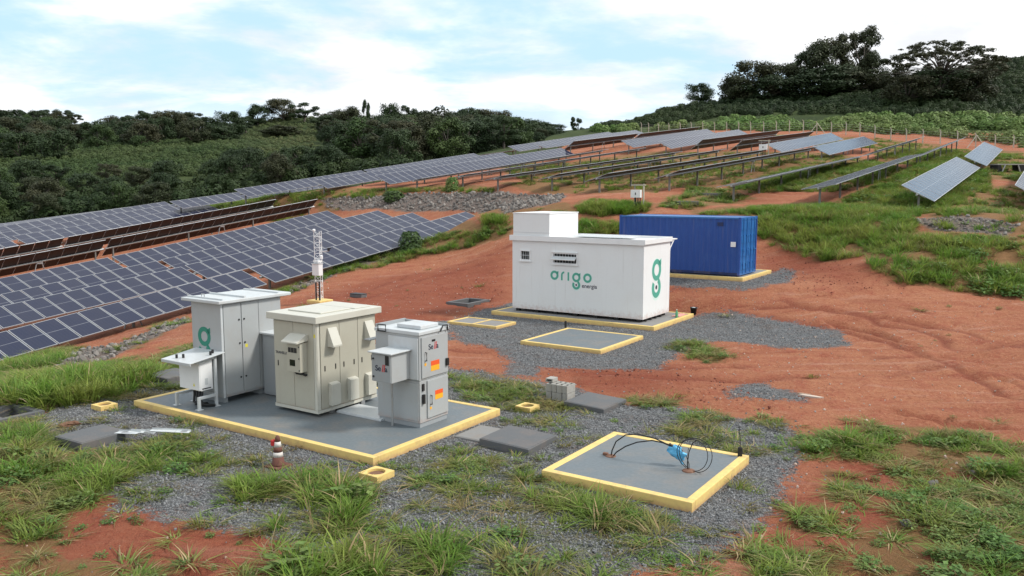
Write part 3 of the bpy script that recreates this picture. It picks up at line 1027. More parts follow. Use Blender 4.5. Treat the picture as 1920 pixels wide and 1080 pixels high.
def text_mesh(txt, size, mat, depth=.004, shear=0.0, bold=0.0):
    cu = bpy.data.curves.new('lettering', 'FONT')
    cu.body = txt
    cu.size = size
    cu.extrude = depth
    cu.shear = shear
    cu.offset = bold
    cu.align_x = 'LEFT'
    to = bpy.data.objects.new('tmp', cu)
    COL.objects.link(to)
    dg = bpy.context.evaluated_depsgraph_get()
    me = bpy.data.meshes.new_from_object(to.evaluated_get(dg))
    bpy.data.objects.remove(to)
    me.materials.clear()
    me.materials.append(mat)
    return me


FRONTM = Matrix(((1, 0, 0, 0), (0, 0, -1, 0), (0, 1, 0, 0), (0, 0, 0, 1)))      # text plane on a face looking to -y
RIGHTM = Matrix(((0, 0, 1, 0), (1, 0, 0, 0), (0, 1, 0, 0), (0, 0, 0, 1)))      # text plane on a face looking to +x


def on_front(x, y, z):
    return Matrix.Translation((x, y, z)) @ FRONTM


def on_right(x, y, z):
    return Matrix.Translation((x, y, z)) @ RIGHTM


def setta(parent, right, p, size):
    """company lettering: two dark letters, two red strokes, one dark letter"""
    M0 = on_right(*p) if right else on_front(*p)
    link('lettering', text_mesh('Se', size, M_INK, bold=.012 * size), parent, M0)
    for k in (0, 1):
        w, h, sl = .12 * size, .86 * size, .17 * size
        x = 1.10 * size + k * .27 * size
        vs = [(x, -.06 * size), (x + w, -.06 * size), (x + w + sl, h), (x + sl, h)]
        mb = MB().prism(vs, 0, .004)
        part('red_stroke', mb, M_RED, parent, M0)
    link('lettering', text_mesh('a', size, M_INK, bold=.012 * size), parent, M0 @ Matrix.Translation((1.56 * size, 0, 0)))


def g_mark(mb, x, z, ro, ri, y0, y1, lower=True):
    mb.ring(x, z, ro, ri, y0, y1)
    w = (ro - ri)
    # ear at the upper right
    mb.prism([(x + ro * .42, z + ro * .70), (x + ro * .98, z + ro * .98), (x + ro * .98, z + ro * .45), (x + ro * .80, z + ro * .25)], y0, y1,
             Matrix(((1, 0, 0, 0), (0, 0, 1, 0), (0, 1, 0, 0), (0, 0, 0, 1))))
    if lower:
        zc = z - ro * 1.62
        mb.ring(x, zc, ro * .98, ri * .90, y0, y1, -215, 62, 36)
    return mb


# ------------------------------------------------------------------ inverter cabinet (grey, left)
cx0, cx1 = solve_x(366, 12.36), solve_x(420, 12.36)
cy0 = 12.36
cy1 = solve_y(531, cx1)
W, D_ = cx1 - cx0, cy1 - cy0
t = thing('inverter_cabinet', 'tall pale grey double door cabinet with green logo and flat roof', 'electrical cabinet', yard(cx0, cy0, .138))
Z0, Z1 = .14, 2.38
part('body', MB().box(0, W, 0, D_, Z0, Z1), M_GREY, t, bevel=.008)
part('plinth', MB().box(.06, W - .06, .06, .16, 0, Z0).box(.06, W - .06, D_ * .62, D_ * .62 + .12, 0, Z0).box(.06, W - .06, D_ - .2, D_ - .06, 0, Z0), M_GREYD, t)
part('roof', MB().box(-.22, W + .12, -.12, D_ + .25, Z1 + .012, Z1 + .09), M_GREYROOF, t, bevel=.015)
part('roof_rib', MB().box(-.16, W + .06, D_ * .36, D_ * .36 + .05, Z1 + .09, Z1 + .13), M_GREYROOF, t)
part('roof_rib', MB().box(-.16, W + .06, .02, .06, Z1 + .09, Z1 + .125), M_GREYROOF, t)
part('roof_rib', MB().box(-.16, W + .06, D_ * .93, D_ * .93 + .05, Z1 + .09, Z1 + .125), M_GREYROOF, t)
part('lifting_eye', MB().tube([(.15, .2, Z1 + .09), (.15, .2, Z1 + .16), (.25, .2, Z1 + .16), (.25, .2, Z1 + .09)], .015, 6), M_STEEL, t)
xr = W + .012
part('corner_strip', MB().box(W - .002, W + .018, -.004, .05, Z0, Z1), M_GREYROOF, t)
d1 = D_ * .285
doors = [(.06, .055 + d1), (.065 + d1, .06 + 2 * d1)]
for k, (a, b) in enumerate(doors):
    dr = part('door', MB().box(W, W + .025, a + .006, b - .006, Z0 + .06, Z1 - .03), M_GREY, t, bevel=.005)
    for zz in (Z0 + .42, Z0 + 1.25, Z1 - .42):
        yy = b - .07 if k == 0 else a + .07
        part('lock', MB().tube([(W + .025, yy, zz), (W + .04, yy, zz)], .022, 10), M_BLACK, dr)
    if k == 1:
        part('warning_sticker', MB().box(W + .0255, W + .027, a + .08, a + .15, Z0 + 1.12, Z0 + 1.2), M_STICK, dr)
part('side_panel', MB().box(W, W + .02, .07 + 2 * d1, D_ - .02, Z0 + .06, Z1 - .03), M_GREY, t, bevel=.005)
mb = MB()
g_mark(mb, W * .42, 1.56, .235, .125, -.006, -.001, True)
part('logo', mb, M_GREEN, t)

# small grey side cabinet between inverter and transformer
sy0 = cy0 + 2 * d1 + .12
t = thing('side_cabinet', 'narrow dark grey side cabinet standing behind the cream transformer housing', 'electrical cabinet', yard(cx1 + .06, sy0, .138))
part('body', MB().box(0, .62, 0, 1.0, .02, 1.52), M_GREYD, t, bevel=.008)
part('door', MB().box(.62, .64, .05, .60, .08, 1.46), M_GREYD, t, bevel=.004)
part('front_panel', MB().box(.05, .57, -.016, 0, .08, 1.46), M_GREYD, t, bevel=.004)
part('roof', MB().box(-.05, .72, -.06, 1.05, 1.525, 1.57), M_GREYROOF, t, bevel=.008)

# ------------------------------------------------------------------ combiner box on a stand
bx, by = yloc(374, 768, .15)
t = thing('combiner_box', 'white combiner box on a grey steel stand with canopy, beside the tall cabinet', 'junction box', yard(bx, by, .138))
bw = .84
feet = [(-bw, 0), (0, 0), (0, .46), (-bw, .46)]
part('box', MB().box(-.78, -.03, .08, .42, .42, 1.12), M_WHITEM, t, bevel=.01)
part('box_door', MB().box(-.775, -.035, .055, .08, .43, 1.11), M_WHITEM, t, bevel=.006)
part('warning_sign', MB().prism([(-.27, .52), (-.2, .52), (-.235, .60)], 0, .003, on_front(0, .0545, 0)), M_STICK, t)
part('label_plate', MB().box(-.03, -.027, .2, .28, .55, .7), M_GREYROOF, t)
part('vent', MB().box(-.03, -.026, .12, .36, .45, .475), M_BLACK, t)
for sx in (-bw, 0):
    part('frame', MB().box(sx - .03, sx + .03, .44, .50, 0, 1.22), M_GREYROOF, t, bevel=.004)
    part('frame_foot', MB().box(sx - .03, sx + .03, -.03, .03, 0, .30).box(sx - .03, sx + .03, .03, .44, .24, .30), M_GREYROOF, t, bevel=.004)
    part('base_plate', MB().box(sx - .07, sx + .07, -.07, .07, -.001, .012), M_GREYROOF, t)
    part('base_plate', MB().box(sx - .07, sx + .07, .40, .54, -.001, .012), M_GREYROOF, t)
part('rear_bar', MB().box(-bw + .03, -.03, .45, .49, .25, .29), M_GREYROOF, t)
Mc = Matrix.Translation((0, 0, 1.16)) @ Matrix.Rotation(math.radians(7), 4, 'X')
part('canopy', MB().box(-bw - .12, .12, -.28, .68, 0, .018, Mc).box(-bw - .12, .12, -.285, -.265, -.05, .018, Mc), M_GREYROOF, t, bevel=.004)
part('canopy_arm', MB().box(-.03, .03, -.05, .5, -.075, -.005, Mc), M_GREYROOF, t)
part('canopy_arm', MB().box(-bw - .03, -bw + .03, -.05, .5, -.075, -.005, Mc), M_GREYROOF, t)
for (ax, ay) in ((-.62, -.1), (-.48, -.02), (-.02, .38), (-.1, .50)):
    hd = Mc @ Vector((ax, ay, .018))
    part('clamp', MB().box(hd.x - .02, hd.x + .02, hd.y - .02, hd.y + .02, hd.z, hd.z + .09), M_BLACK, t)
part('cables', MB().tube([(-.5, .25, .42), (-.5, .24, .25), (-.48, .2, .1), (-.3, .22, .03), (-.2, .4, .02)], .03, 7)
     .tube([(-.4, .25, .42), (-.4, .24, .25), (-.36, .22, .12), (-.18, .2, .05), (-.05, .4, .02)], .03, 7)
     .tube([(-.3, .25, .42), (-.3, .24, .28), (-.26, .22, .14), (-.1, .22, .06), (.02, .42, .02)], .03, 7)
     .tube([(-.2, .25, .42), (-.22, .24, .25), (-.3, .18, .1), (-.42, .2, .04), (-.3, .45, .02)], .03, 7), M_BLACK, t, smooth=True)
part('cable_gland', MB().tube([(-.5, .25, .36), (-.5, .25, .43)], .04, 8).tube([(-.4, .25, .36), (-.4, .25, .43)], .04, 8).tube([(-.3, .25, .36), (-.3, .25, .43)], .04, 8).tube([(-.2, .25, .36), (-.2, .25, .43)], .04, 8), M_STEEL, t)

# ------------------------------------------------------------------ transformer housing (cream)
ty0 = 12.75
tx0, tx1 = solve_x(518, ty0), solve_x(597, ty0)
ty1 = solve_y(706, tx1)
W, D_ = tx1 - tx0, ty1 - ty0
t = thing('transformer_housing', 'large cream transformer cubicle with overhanging roof and hooded vents', 'transformer', yard(tx0, ty0, .138))
Z0, Z1 = .10, 2.12
part('body', MB().box(0, W, 0, D_, Z0, Z1), M_CREAM, t, bevel=.008)
part('skid', MB().box(.05, W - .05, .45, .57, 0, Z0).box(.05, W + .03, D_ - .55, D_ - .43, 0, Z0), M_STEEL, t)
rf = part('roof', MB().box(-.13, W + .10, -.10, D_ + .13, Z1 + .005, Z1 + .16), M_CREAMR, t, bevel=.014)
part('roof_cap', MB().box(.16, W - .16, .3, D_ * .66, Z1 + .16, Z1 + .19), M_CREAMR, rf, bevel=.01)
part('roof_cap', MB().box(.10, W - .10, D_ * .70, D_ - .05, Z1 + .16, Z1 + .18), M_CREAMR, rf, bevel=.01)
part('base_rail', MB().box(-.01, W + .012, -.012, D_ + .01, Z0 - .02, Z0 + .05), M_CREAMR, t)
wd2 = (W - .12) / 2
for k in (0, 1):
    a = .03 + k * (wd2 + .01)
    dr = part('front_door', MB().box(a, a + wd2, -.022, 0, Z0 + .07, Z1 - .02), M_CREAM, t, bevel=.005)
    for xx in ((a + .12, a + wd2 - .12) if k == 0 else ()):
        part('handle', MB().box(xx - .012, xx + .012, -.032, -.022, 1.05, 1.17), M_BLACK, dr)
part('corner_post', MB().box(W - .07, W + .01, -.02, .01, Z0 + .06, Z1 - .01).box(W, W + .02, .0, .07, Z0 + .06, Z1 - .01), M_CREAMR, t)
part('sticker', MB().box(W - .06, W - .01, -.0215, -.0205, 1.80, 1.88), M_STICK, t)
sd = (D_ - .12) / 3
for k in range(3):
    a = .09 + k * sd
    dr = part('side_door', MB().box(W, W + .024, a + .006, a + sd - .006, Z0 + .07, Z1 - .02), M_CREAM, t, bevel=.005)
    for yy in (a + .12, a + sd - .14):
        part('handle', MB().box(W + .024, W + .034, yy - .012, yy + .012, 1.02, 1.14), M_BLACK, dr)
    vy = a + sd * .36
    part('lower_vent', MB().box(W + .024, W + .14, vy, vy + sd * .46, .22, .70).prism([(W + .024, .70), (W + .14, .70), (W + .024, .74)], -vy - sd * .46, -vy,
         Matrix(((1, 0, 0, 0), (0, 0, -1, 0), (0, 1, 0, 0), (0, 0, 0, 1)))), M_CREAMR, dr, bevel=.005)
    if k != 1:
        part('vent_hood', MB().prism([(W + .024, 1.98), (W + .05, 1.98), (W + .22, 1.60), (W + .22, 1.56), (W + .024, 1.56)], -vy - sd * .46, -vy,
             Matrix(((1, 0, 0, 0), (0, 0, -1, 0), (0, 1, 0, 0), (0, 0, 0, 1)))), M_CREAMR, dr, bevel=.005)
# meter box on the front
mx0 = W * .50
mt = part('meter_box', MB().box(mx0, mx0 + .42, -.24, -.022, 1.02, 1.68), M_CREAM, t, bevel=.01)
Mh = Matrix(((0, 0, 1, 0), (1, 0, 0, 0), (0, 1, 0, 0), (0, 0, 0, 1)))
part('hood', MB().prism([(-.022, 1.86), (-.022, 1.72), (-.36, 1.685), (-.36, 1.715), (-.08, 1.86)], mx0 - .05, mx0 + .46, Mh), M_CREAMR, mt, bevel=.005)
for k in range(3):
    part('gauge', MB().box(mx0 + .05 + k * .095, mx0 + .13 + k * .095, -.246, -.24, 1.46, 1.57), M_BLACK, mt)
part('meter_window', MB().box(mx0 + .09, mx0 + .26, -.246, -.24, 1.16, 1.30), M_PANE, mt)
for zz in (1.07, 1.34, 1.60):
    part('screw', MB().tube([(mx0 + .39, -.24, zz), (mx0 + .39, -.25, zz)], .016, 8), M_BLACK, mt)
part('conduit', MB().tube([(mx0 + .12, -.12, 1.02), (mx0 + .14, -.1, .96), (mx0 + .26, -.06, .95), (mx0 + .28, -.02, .98)], .028, 7)
     .tube([(mx0 + .3, -.12, 1.02), (mx0 + .32, -.1, .97), (mx0 + .38, -.05, .93), (mx0 + .38, -.02, .94)], .028, 7), M_BLACK, mt, smooth=True)
link('lettering', text_mesh('TRANSLUX', .085, M_INK), t, on_front(.07, -.0235, 1.33))

# grey cable cover between transformer and switchgear
x_, y_ = yloc(640, 772, .15)
t = thing('cable_cover', 'flat pale grey cable cover on the pad between transformer and switchgear', 'cover plate', yard(tx1 + .02, ty0 + .55, .138))
part('plate', MB().box(0, 1.35, 0, .70, .002, .05), M_GREYROOF, t, bevel=.006)
part('lip', MB().box(0, 1.35, -.02, 0, .002, .03), M_GREYROOF, t)

# ------------------------------------------------------------------ switchgear (grey, right)
sy0 = 13.36
sx0, sx1 = solve_x(709, sy0), solve_x(788, sy0)
sy1 = solve_y(840, sx1)
W, D_ = sx1 - sx0, sy1 - sy0
t = thing('switchgear_cabinet', 'compact grey switchgear cabinet with orange warning stickers and lifting handles', 'electrical cabinet', yard(sx0, sy0, .138))
ZM, ZT = 1.02, 2.0
part('plinth', MB().box(.02, W - .02, .02, D_ - .02, 0, .10), M_GREYD, t)
part('lower_body', MB().box(0, W, 0, D_, .10, ZM - .004), M_GREY, t, bevel=.008)
part('upper_body', MB().box(-.02, W + .004, -.01, D_ + .004, ZM + .004, ZT), M_GREY, t, bevel=.008)
part('side_frame', MB().box(W * .30, W - .02, -.035, -.01, ZM + .03, ZT - .06), M_GREYROOF, t, bevel=.006)
part('lower_panel', MB().box(W * .42, W - .03, -.02, 0, .15, ZM - .05), M_GREY, t, bevel=.005)
d = part('upper_door', MB().box(W + .004, W + .03, .05, D_ - .02, ZM + .05, ZT - .05), M_GREY, t, bevel=.006)
part('slot', MB().box(W + .03, W + .036, D_ * .40, D_ * .52, ZT - .18, ZT - .135), M_BLACK, d)
part('door_handle', MB().tube([(W + .03, .16, 1.62), (W + .07, .16, 1.62), (W + .07, .16, 1.44), (W + .03, .16, 1.44)], .012, 6), M_BLACK, d)
part('latch', MB().box(W + .03, W + .07, D_ - .11, D_ - .03, 1.22, 1.38), M_BLACK, d)
part('warning_sign', MB().box(W + .03, W + .033, D_ * .36, D_ * .66, 1.30, 1.40), M_ORANGE, d)
part('warning_sign', MB().box(W + .03, W + .033, D_ * .36, D_ * .66, 1.18, 1.298), M_AMBER, d)
part('round_sign', MB().tube([(W + .03, .16, 1.36), (W + .034, .16, 1.36)], .035, 12), M_AMBER, d)
setta(d, True, (W + .031, D_ * .28, 1.66), .17)
d = part('lower_door', MB().box(W, W + .028, D_ * .24, D_ - .02, .17, ZM - .03), M_GREY, t, bevel=.006)
part('door_handle', MB().tube([(W + .028, D_ * .34, .66), (W + .066, D_ * .34, .66), (W + .066, D_ * .34, .46), (W + .028, D_ * .34, .46)], .012, 6), M_BLACK, d)
part('warning_sign', MB().box(W + .028, W + .031, D_ * .50, D_ * .78, .64, .73), M_ORANGE, d)
part('warning_sign', MB().box(W + .028, W + .031, D_ * .50, D_ * .78, .53, .638), M_AMBER, d)
part('round_sign', MB().tube([(W + .028, D_ * .34, .38), (W + .032, D_ * .34, .38)], .033, 12), M_AMBER, d)
part('latch', MB().box(W, W + .05, .07, .13, .52, .72).box(W, W + .03, .07, .13, .80, .95), M_BLACK, t)
rf = part('roof', MB().box(-.03, W + .03, -.04, D_ + .03, ZT + .004, ZT + .08), M_GREYROOF, t, bevel=.012)
part('roof_vent', MB().prism([(W * .34, .20), (W * .90, .20), (W * .90, D_ - .15), (W * .34, D_ - .15)], ZT + .08, ZT + .17), M_GREYROOF, rf, bevel=.02)
part('roof_rim', MB().box(-.03, .02, .0, D_, ZT + .08, ZT + .15).box(-.03, W + .03, D_ - .02, D_ + .03, ZT + .08, ZT + .13), M_GREYD, rf)
part('lifting_handle', MB().tube([(.10, -.06, ZT + .02), (.10, -.06, ZT + .16), (.32, -.06, ZT + .16), (.32, -.06, ZT + .02), (.10, -.06, ZT + .02)], .017, 6), M_BLACK, t)
part('lifting_handle', MB().tube([(W + .05, D_ - .30, ZT), (W + .05, D_ - .22, ZT + .12), (W + .05, D_ - .06, ZT + .12), (W + .05, D_ - .04, ZT)], .017, 6), M_BLACK, t)
cb0, cb1 = W * .36, W * .36 + .54
bxp = part('control_box', MB().box(cb0, cb1, -.62, -.04, 1.06, 1.66), M_GREY, t, bevel=.01)
part('control_door', MB().box(cb0 + .01, cb1 - .01, -.642, -.62, 1.07, 1.65), M_GREYD, bxp, bevel=.006)
part('control_canopy', MB().box(cb0 - .05, cb1 + .06, -.70, -.036, 1.675, 1.705), M_GREYROOF, bxp, bevel=.008)
part('canopy_bracket', MB().box(-.28, -.10, -.1, .45, 1.78, 1.80), M_GREYD, t)
part('window_slot', MB().box(cb1 - .15, cb1 - .05, -.648, -.642, 1.44, 1.64), M_BLACK, bxp)
for zz in (1.17, 1.55):
    part('lock', MB().tube([(cb0 + .06, -.642, zz), (cb0 + .06, -.66, zz)], .022, 8), M_BLACK, bxp)
setta(bxp, False, (cb0 + .11, -.644, 1.30), .17)
ppx, ppy = yloc(736, 797, .15)
part('support_pole', MB().tube([(ppx - sx0, ppy - sy0, 0), (ppx - sx0, ppy - sy0, 1.06)], .025, 8), M_STEEL, t)
print('pole', ppx - sx0, ppy - sy0, 'switchgear', W, D_)

# ------------------------------------------------------------------ white building
wy0 = 28.75
wx0, wx1 = solve_x(961, wy0), solve_x(1205, wy0)
wy1 = solve_y(1254, wx1)
W, D_ = wx1 - wx0, wy1 - wy0
t = thing('control_building', 'white flat roofed control room with green lettering and roof box', 'building', yard(wx0, wy0, .138))
Z0, Z1 = .12, 2.98
win = [(.42, .84, 2.16, 2.50), (1.98, 3.02, 2.10, 2.46)]     # openings x0,x1,z0,z1


def wall_with_openings(mb, x0, x1, z0, z1, y0, y1, ops):
    xs = sorted({x0, x1, *[v for o in ops for v in o[:2]]})
    for a, b in zip(xs[:-1], xs[1:]):
        cut = sorted([o[2:] for o in ops if o[0] <= a + 1e-6 and o[1] >= b - 1e-6])
        z = z0
        for (c, d) in cut:
            mb.box(a, b, y0, y1, z, c)
            z = d
        mb.box(a, b, y0, y1, z, z1)
    return mb


part('front_wall', wall_with_openings(MB(), 0, W, Z0, Z1, 0, .12, win), M_WHITE, t)
part('side_wall', MB().box(W - .12, W, .12, D_, Z0, Z1), M_WHITE, t)
part('side_wall', MB().box(0, .12, .12, D_, Z0, Z1), M_WHITE, t)
part('rear_wall', MB().box(.12, W - .12, D_ - .12, D_, Z0, Z1), M_WHITE, t)
part('floor', MB().box(.12, W - .12, .12, D_ - .12, Z0, Z0 + .1), M_SLAB2, t)
for k in range(7):
    xx = .15 + k * (W - .45) / 6
    part('foot', MB().box(xx, xx + .16, .04, .22, 0, Z0), M_DARK, t)  # feet coloured near black, painting in the shaded gap below the walls
    part('foot', MB().box(xx, xx + .16, D_ - .25, D_ - .05, 0, Z0), M_DARK, t)
for k in range(4):
    yy = .35 + k * .45
    if yy < D_ - .3:
        part('foot', MB().box(W - .2, W - .03, yy, yy + .12, 0, Z0), M_DARK, t)
rf = part('roof', MB().box(-.05, W + .04, -.05, D_ + .04, Z1, Z1 + .07), M_WHITE, t)
part('fascia', MB().box(-.06, W + .05, -.09, -.05, Z1 - .05, Z1 + .16), M_WHITEM, rf, bevel=.006)
part('fascia', MB().box(W + .04, W + .08, -.09, D_ + .04, Z1 - .02, Z1 + .16), M_WHITEM, rf, bevel=.006)
part('fascia', MB().box(-.10, -.06, -.09, D_ + .04, Z1 - .05, Z1 + .16), M_WHITEM, rf, bevel=.006)
part('fascia', MB().box(-.06, W + .04, D_ + .04, D_ + .08, Z1 - .05, Z1 + .16), M_WHITEM, rf, bevel=.006)
tb0 = .02
tbx = solve_x(1030, wy0 + .02, 3.5) - wx0
bxr = part('roof_box', MB().box(tb0, tbx, .02, D_ - .1, Z1 + .07, Z1 + 1.05), M_WHITE, t, bevel=.01)
part('roof_box_lid', MB().box(tb0 - .02, tbx + .02, 0, D_ - .08, Z1 + 1.05, Z1 + 1.08), M_WHITEM, bxr)
part('joint_strip', MB().box(tb0 - .004, tbx + .004, .012, D_ - .09, Z1 + .28, Z1 + .295), M_GREYROOF, bxr)
part('roof_sheet', MB().box(tbx + .5, W - 1.1, .5, D_ - .5, Z1 + .155, Z1 + .175), M_GREYROOF, rf)
for i, (a, b, c, d) in enumerate(win):
    wn_ = part('window', MB().box(a - .05, b + .05, -.03, .0, c - .05, c).box(a - .05, b + .05, -.03, .0, d, d + .05).box(a - .05, a, -.03, .0, c, d).box(b, b + .05, -.03, .0, c, d), M_WHITEM, t)
    part('pane', MB().box(a, b, .09, .10, c, d), M_DARK, wn_)
    nb = 4 if i == 0 else 8
    for k in range(1, nb):
        part('bar', MB().box(a + (b - a) * k / nb - .008, a + (b - a) * k / nb + .008, .03, .046, c, d), M_GREYROOF, wn_)
    part('crossbar', MB().box(a, b, .028, .048, (c + d) / 2 - .01, (c + d) / 2 + .01), M_GREYROOF, wn_)
    part('sill', MB().box(a - .09, b + .09, -.06, -.03, c - .09, c - .05), M_WHITEM, wn_)
a, b, c, d = win[1]
Mt = Matrix.Translation((0, -.03, d - .10)) @ Matrix.Rotation(math.radians(35), 4, 'X')
part('open_sash', MB().box(a - .02, b + .02, -.2, 0, -.01, .008, Mt), M_GREYROOF, t)
part('sash_edge', MB().box(a - .03, b + .03, -.22, -.2, -.015, .02, Mt), M_WHITEM, t)
part('window_canopy', MB().box(a - .10, b + .06, -.09, -.0, d + .052, d + .07), M_WHITEM, t)
# company lettering on the long wall


LZ = 1.56


def letters(mb, y0, y1, gro=0.0):
    ro, ri = .185 + gro, .098 - gro
    z = LZ
    xs = [2.02, 2.36, 2.66, 3.02, 3.52]
    g_mark(mb, xs[0], z + .03, ro, ri, y0, y1, False)
    mb.box(xs[1] - .035 - gro, xs[1] + .035 + gro, y0, y1, z - .15 - gro, z + .06)
    mb.ring(xs[1] + .115, z + .055, .15 + gro, .08 - gro, y0, y1, 92, 180, 12)
    mb.box(xs[2] - .035 - gro, xs[2] + .035 + gro, y0, y1, z - .15 - gro, z + .18 + gro)
    g_mark(mb, xs[3], z, ro, ri, y0, y1, True)
    mb.ring(xs[4], z, ro, ri, y0, y1)
    return mb


part('lettering', letters(MB(), -.006, -.001), M_GREENL, t)
part('lettering_edge', letters(MB(), -.0008, .0, .018), M_HALO, t)
part('logo_dot', MB().tube([(3.02, -.001, LZ - .185 * 1.62), (3.02, -.006, LZ - .185 * 1.62)], .04, 14), M_INK, t)
link('lettering', text_mesh('energia', .23, M_INK, .002, bold=.003), t, on_front(3.27, -.003, 1.17))
# tall mark on the end wall
mb = MB()
g_mark(mb, 0, 0, .42, .23, -.006, -.001, True)
Mr = Matrix.Translation((W, D_ * .48, 1.92)) @ Matrix.Rotation(math.pi / 2, 4, 'Z')
part('end_logo', mb, M_GREENL, t, Mr)
mb = MB()
g_mark(mb, 0, 0, .46, .20, -.0009, .0, True)
part('end_logo_edge', mb, M_HALO, t, Mr)
part('logo_dot', MB().tube([(0, -.001, -.42 * 1.62), (0, -.006, -.42 * 1.62)], .085, 14), M_INK, t, Mr)
# awning at the far right edge
part('awning', MB().box(W - .9, W - .02, D_, D_ + .75, Z1 + .02, Z1 + .06), M_WHITEM, t)
part('awning_brace', MB().tube([(W - .06, D_ + .02, Z1 - .7), (W - .06, D_ + .12, Z1 - .3), (W - .06, D_ + .5, Z1 + .02)], .025, 6)
     .tube([(W - .8, D_ + .02, Z1 - .7), (W - .8, D_ + .12, Z1 - .3), (W - .8, D_ + .5, Z1 + .02)], .025, 6), M_WHITEM, t)

# ------------------------------------------------------------------ blue container
ky0 = 35.75
kx1 = solve_x(1386, ky0, 1.4)
kx0 = solve_x(1160, ky0, 1.4)
ky1 = solve_y(1417, kx1, 1.4)
W, D_ = kx1 - kx0, ky1 - ky0
t = thing('shipping_container', 'blue corrugated shipping container on the yellow edged pad', 'container', yard(kx0, ky0, 1.338))
HC = 2.59


def corrugated(x0, x1, z0, z1, pitch=.278, dep=.036):
    mb = MB()
    n = int((x1 - x0) / pitch)
    p = (x1 - x0) / n
    prof = []
    for k in range(n):
        x = x0 + k * p
        prof += [(x, 0), (x + p * .26, 0), (x + p * .5, dep), (x + p * .76, dep)]
    prof.append((x1, 0))
    vs = [(x, y, z0) for x, y in prof] + [(x, y, z1) for x, y in prof]
    m = len(prof)
    mb.add(vs, [(i, i + 1, m + i + 1, m + i) for i in range(m - 1)])
    return mb


part('side_wall', corrugated(.10, W - .10, .16, HC - .07), M_BLUE, t, Matrix.Translation((0, .02, 0)))
part('side_wall', corrugated(.10, W - .10, .16, HC - .07), M_BLUE, t, Matrix.Translation((0, D_ - .06, 0)))
part('end_wall', MB().box(.02, .06, .1, D_ - .1, .16, HC - .07), M_BLUE, t)
for xx in (0, W - .11):
    for yy in (0, D_ - .11):
        part('corner_post', MB().box(xx, xx + .11, yy, yy + .11, .05, HC), M_BLUE, t, bevel=.008)
part('bottom_rail', MB().box(.11, W - .11, .0, .08, .05, .16), M_BLUED, t)
part('bottom_rail', MB().box(.11, W - .11, D_ - .08, D_, .05, .16), M_BLUED, t)
part('top_rail', MB().box(.11, W - .11, .0, .06, HC - .08, HC - .01), M_BLUEL, t)
part('top_rail', MB().box(.11, W - .11, D_ - .06, D_, HC - .08, HC - .01), M_BLUEL, t)
part('roof', MB().box(.05, W - .05, .05, D_ - .05, HC - .05, HC - .025), M_BLUEL, t)
part('underframe', MB().box(.2, .5, .05, D_ - .05, 0, .1).box(W - .5, W - .2, .05, D_ - .05, 0, .1).box(W / 2 - .2, W / 2 + .2, .05, D_ - .05, 0, .1).box(.1, W - .1, .08, D_ - .08, .06, .14), M_BLUED, t)
part('end_header', MB().box(W - .09, W - .01, .11, D_ - .11, HC - .13, HC - .01), M_BLUEL, t)
part('end_sill', MB().box(W - .09, W - .01, .11, D_ - .11, .05, .18), M_BLUEL, t)
for k in (0, 1):
    a = .12 + k * (D_ - .24) / 2
    b = a + (D_ - .24) / 2 - .012
    dr = part('door', MB().box(W - .07, W - .03, a, b, .18, HC - .13), M_BLUEL, t, bevel=.006)
    for zz in (.28, .86, 1.44, 2.02):
        part('door_panel', MB().box(W - .03, W - .012, a + .05, b - .05, zz, zz + .36), M_BLUEL, dr, bevel=.008)
    for yy in (a + .28, b - .28):
        part('lock_rod', MB().tube([(W + .012, yy, .12), (W + .012, yy, HC - .06)], .017, 7), M_BLUEL, dr)
        part('rod_handle', MB().box(W + .01, W + .03, yy - .02, yy + .26, 1.10, 1.14), M_BLUEL, dr)
        part('rod_bracket', MB().box(W - .03, W + .03, yy - .05, yy + .05, .5, .56).box(W - .03, W + .03, yy - .05, yy + .05, 1.75, 1.81), M_BLUEL, dr)
part('notice', MB().box(W - .42, W - .20, -.012, .02, 1.30, 1.52), M_WHITEM, t)
part('vent', MB().box(W - 1.05, W - .80, -.006, .03, 2.20, 2.36), M_BLUED, t)

# ------------------------------------------------------------------ lids, pits, blocks, small things


def lid(label, x0, x1, y0, y1, h=.09, rot=0.0, tilt=0.0, name='manhole_cover', mat=M_LID, z=0.0):
    c = yard((x0 + x1) / 2, (y0 + y1) / 2)
    t = thing(name, label, 'concrete lid', (c.x, c.y, gh(c.x, c.y) + z - .03), -TH + rot)
    a, b = (x1 - x0) / 2, (y1 - y0) / 2
    part('slab', MB().box(-a, a, -b, b, .0, h, Matrix.Rotation(tilt, 4, 'Y')), mat, t, bevel=.012)
    part('rim', MB().box(-a + .03, a - .03, -b + .03, b - .03, h, h + .006, Matrix.Rotation(tilt, 4, 'Y')), mat, t)
    return t


lid('dark grey concrete lid right of the large pad corner', -9.75, -8.58, 13.45, 14.6, .17, .03, math.radians(2))
lid('grey concrete lid beside the stacked blocks', -9.8, -8.72, 17.0, 18.16, .15, -.02, math.radians(2))
lid('dark grey concrete lid with metal strips on it, at left', -17.05, -16.1, 8.7, 9.75, .17, .04, z=.02)
lid('grey concrete lid partly behind the combiner box', -20.95, -19.9, 13.2, 14.2, .15, .02)
t = lid('thin brown stained plate against the pad edge', -10.55, -9.8, 13.65, 14.65, .05, .03, name='ground_plate', mat=M_SLAB2)

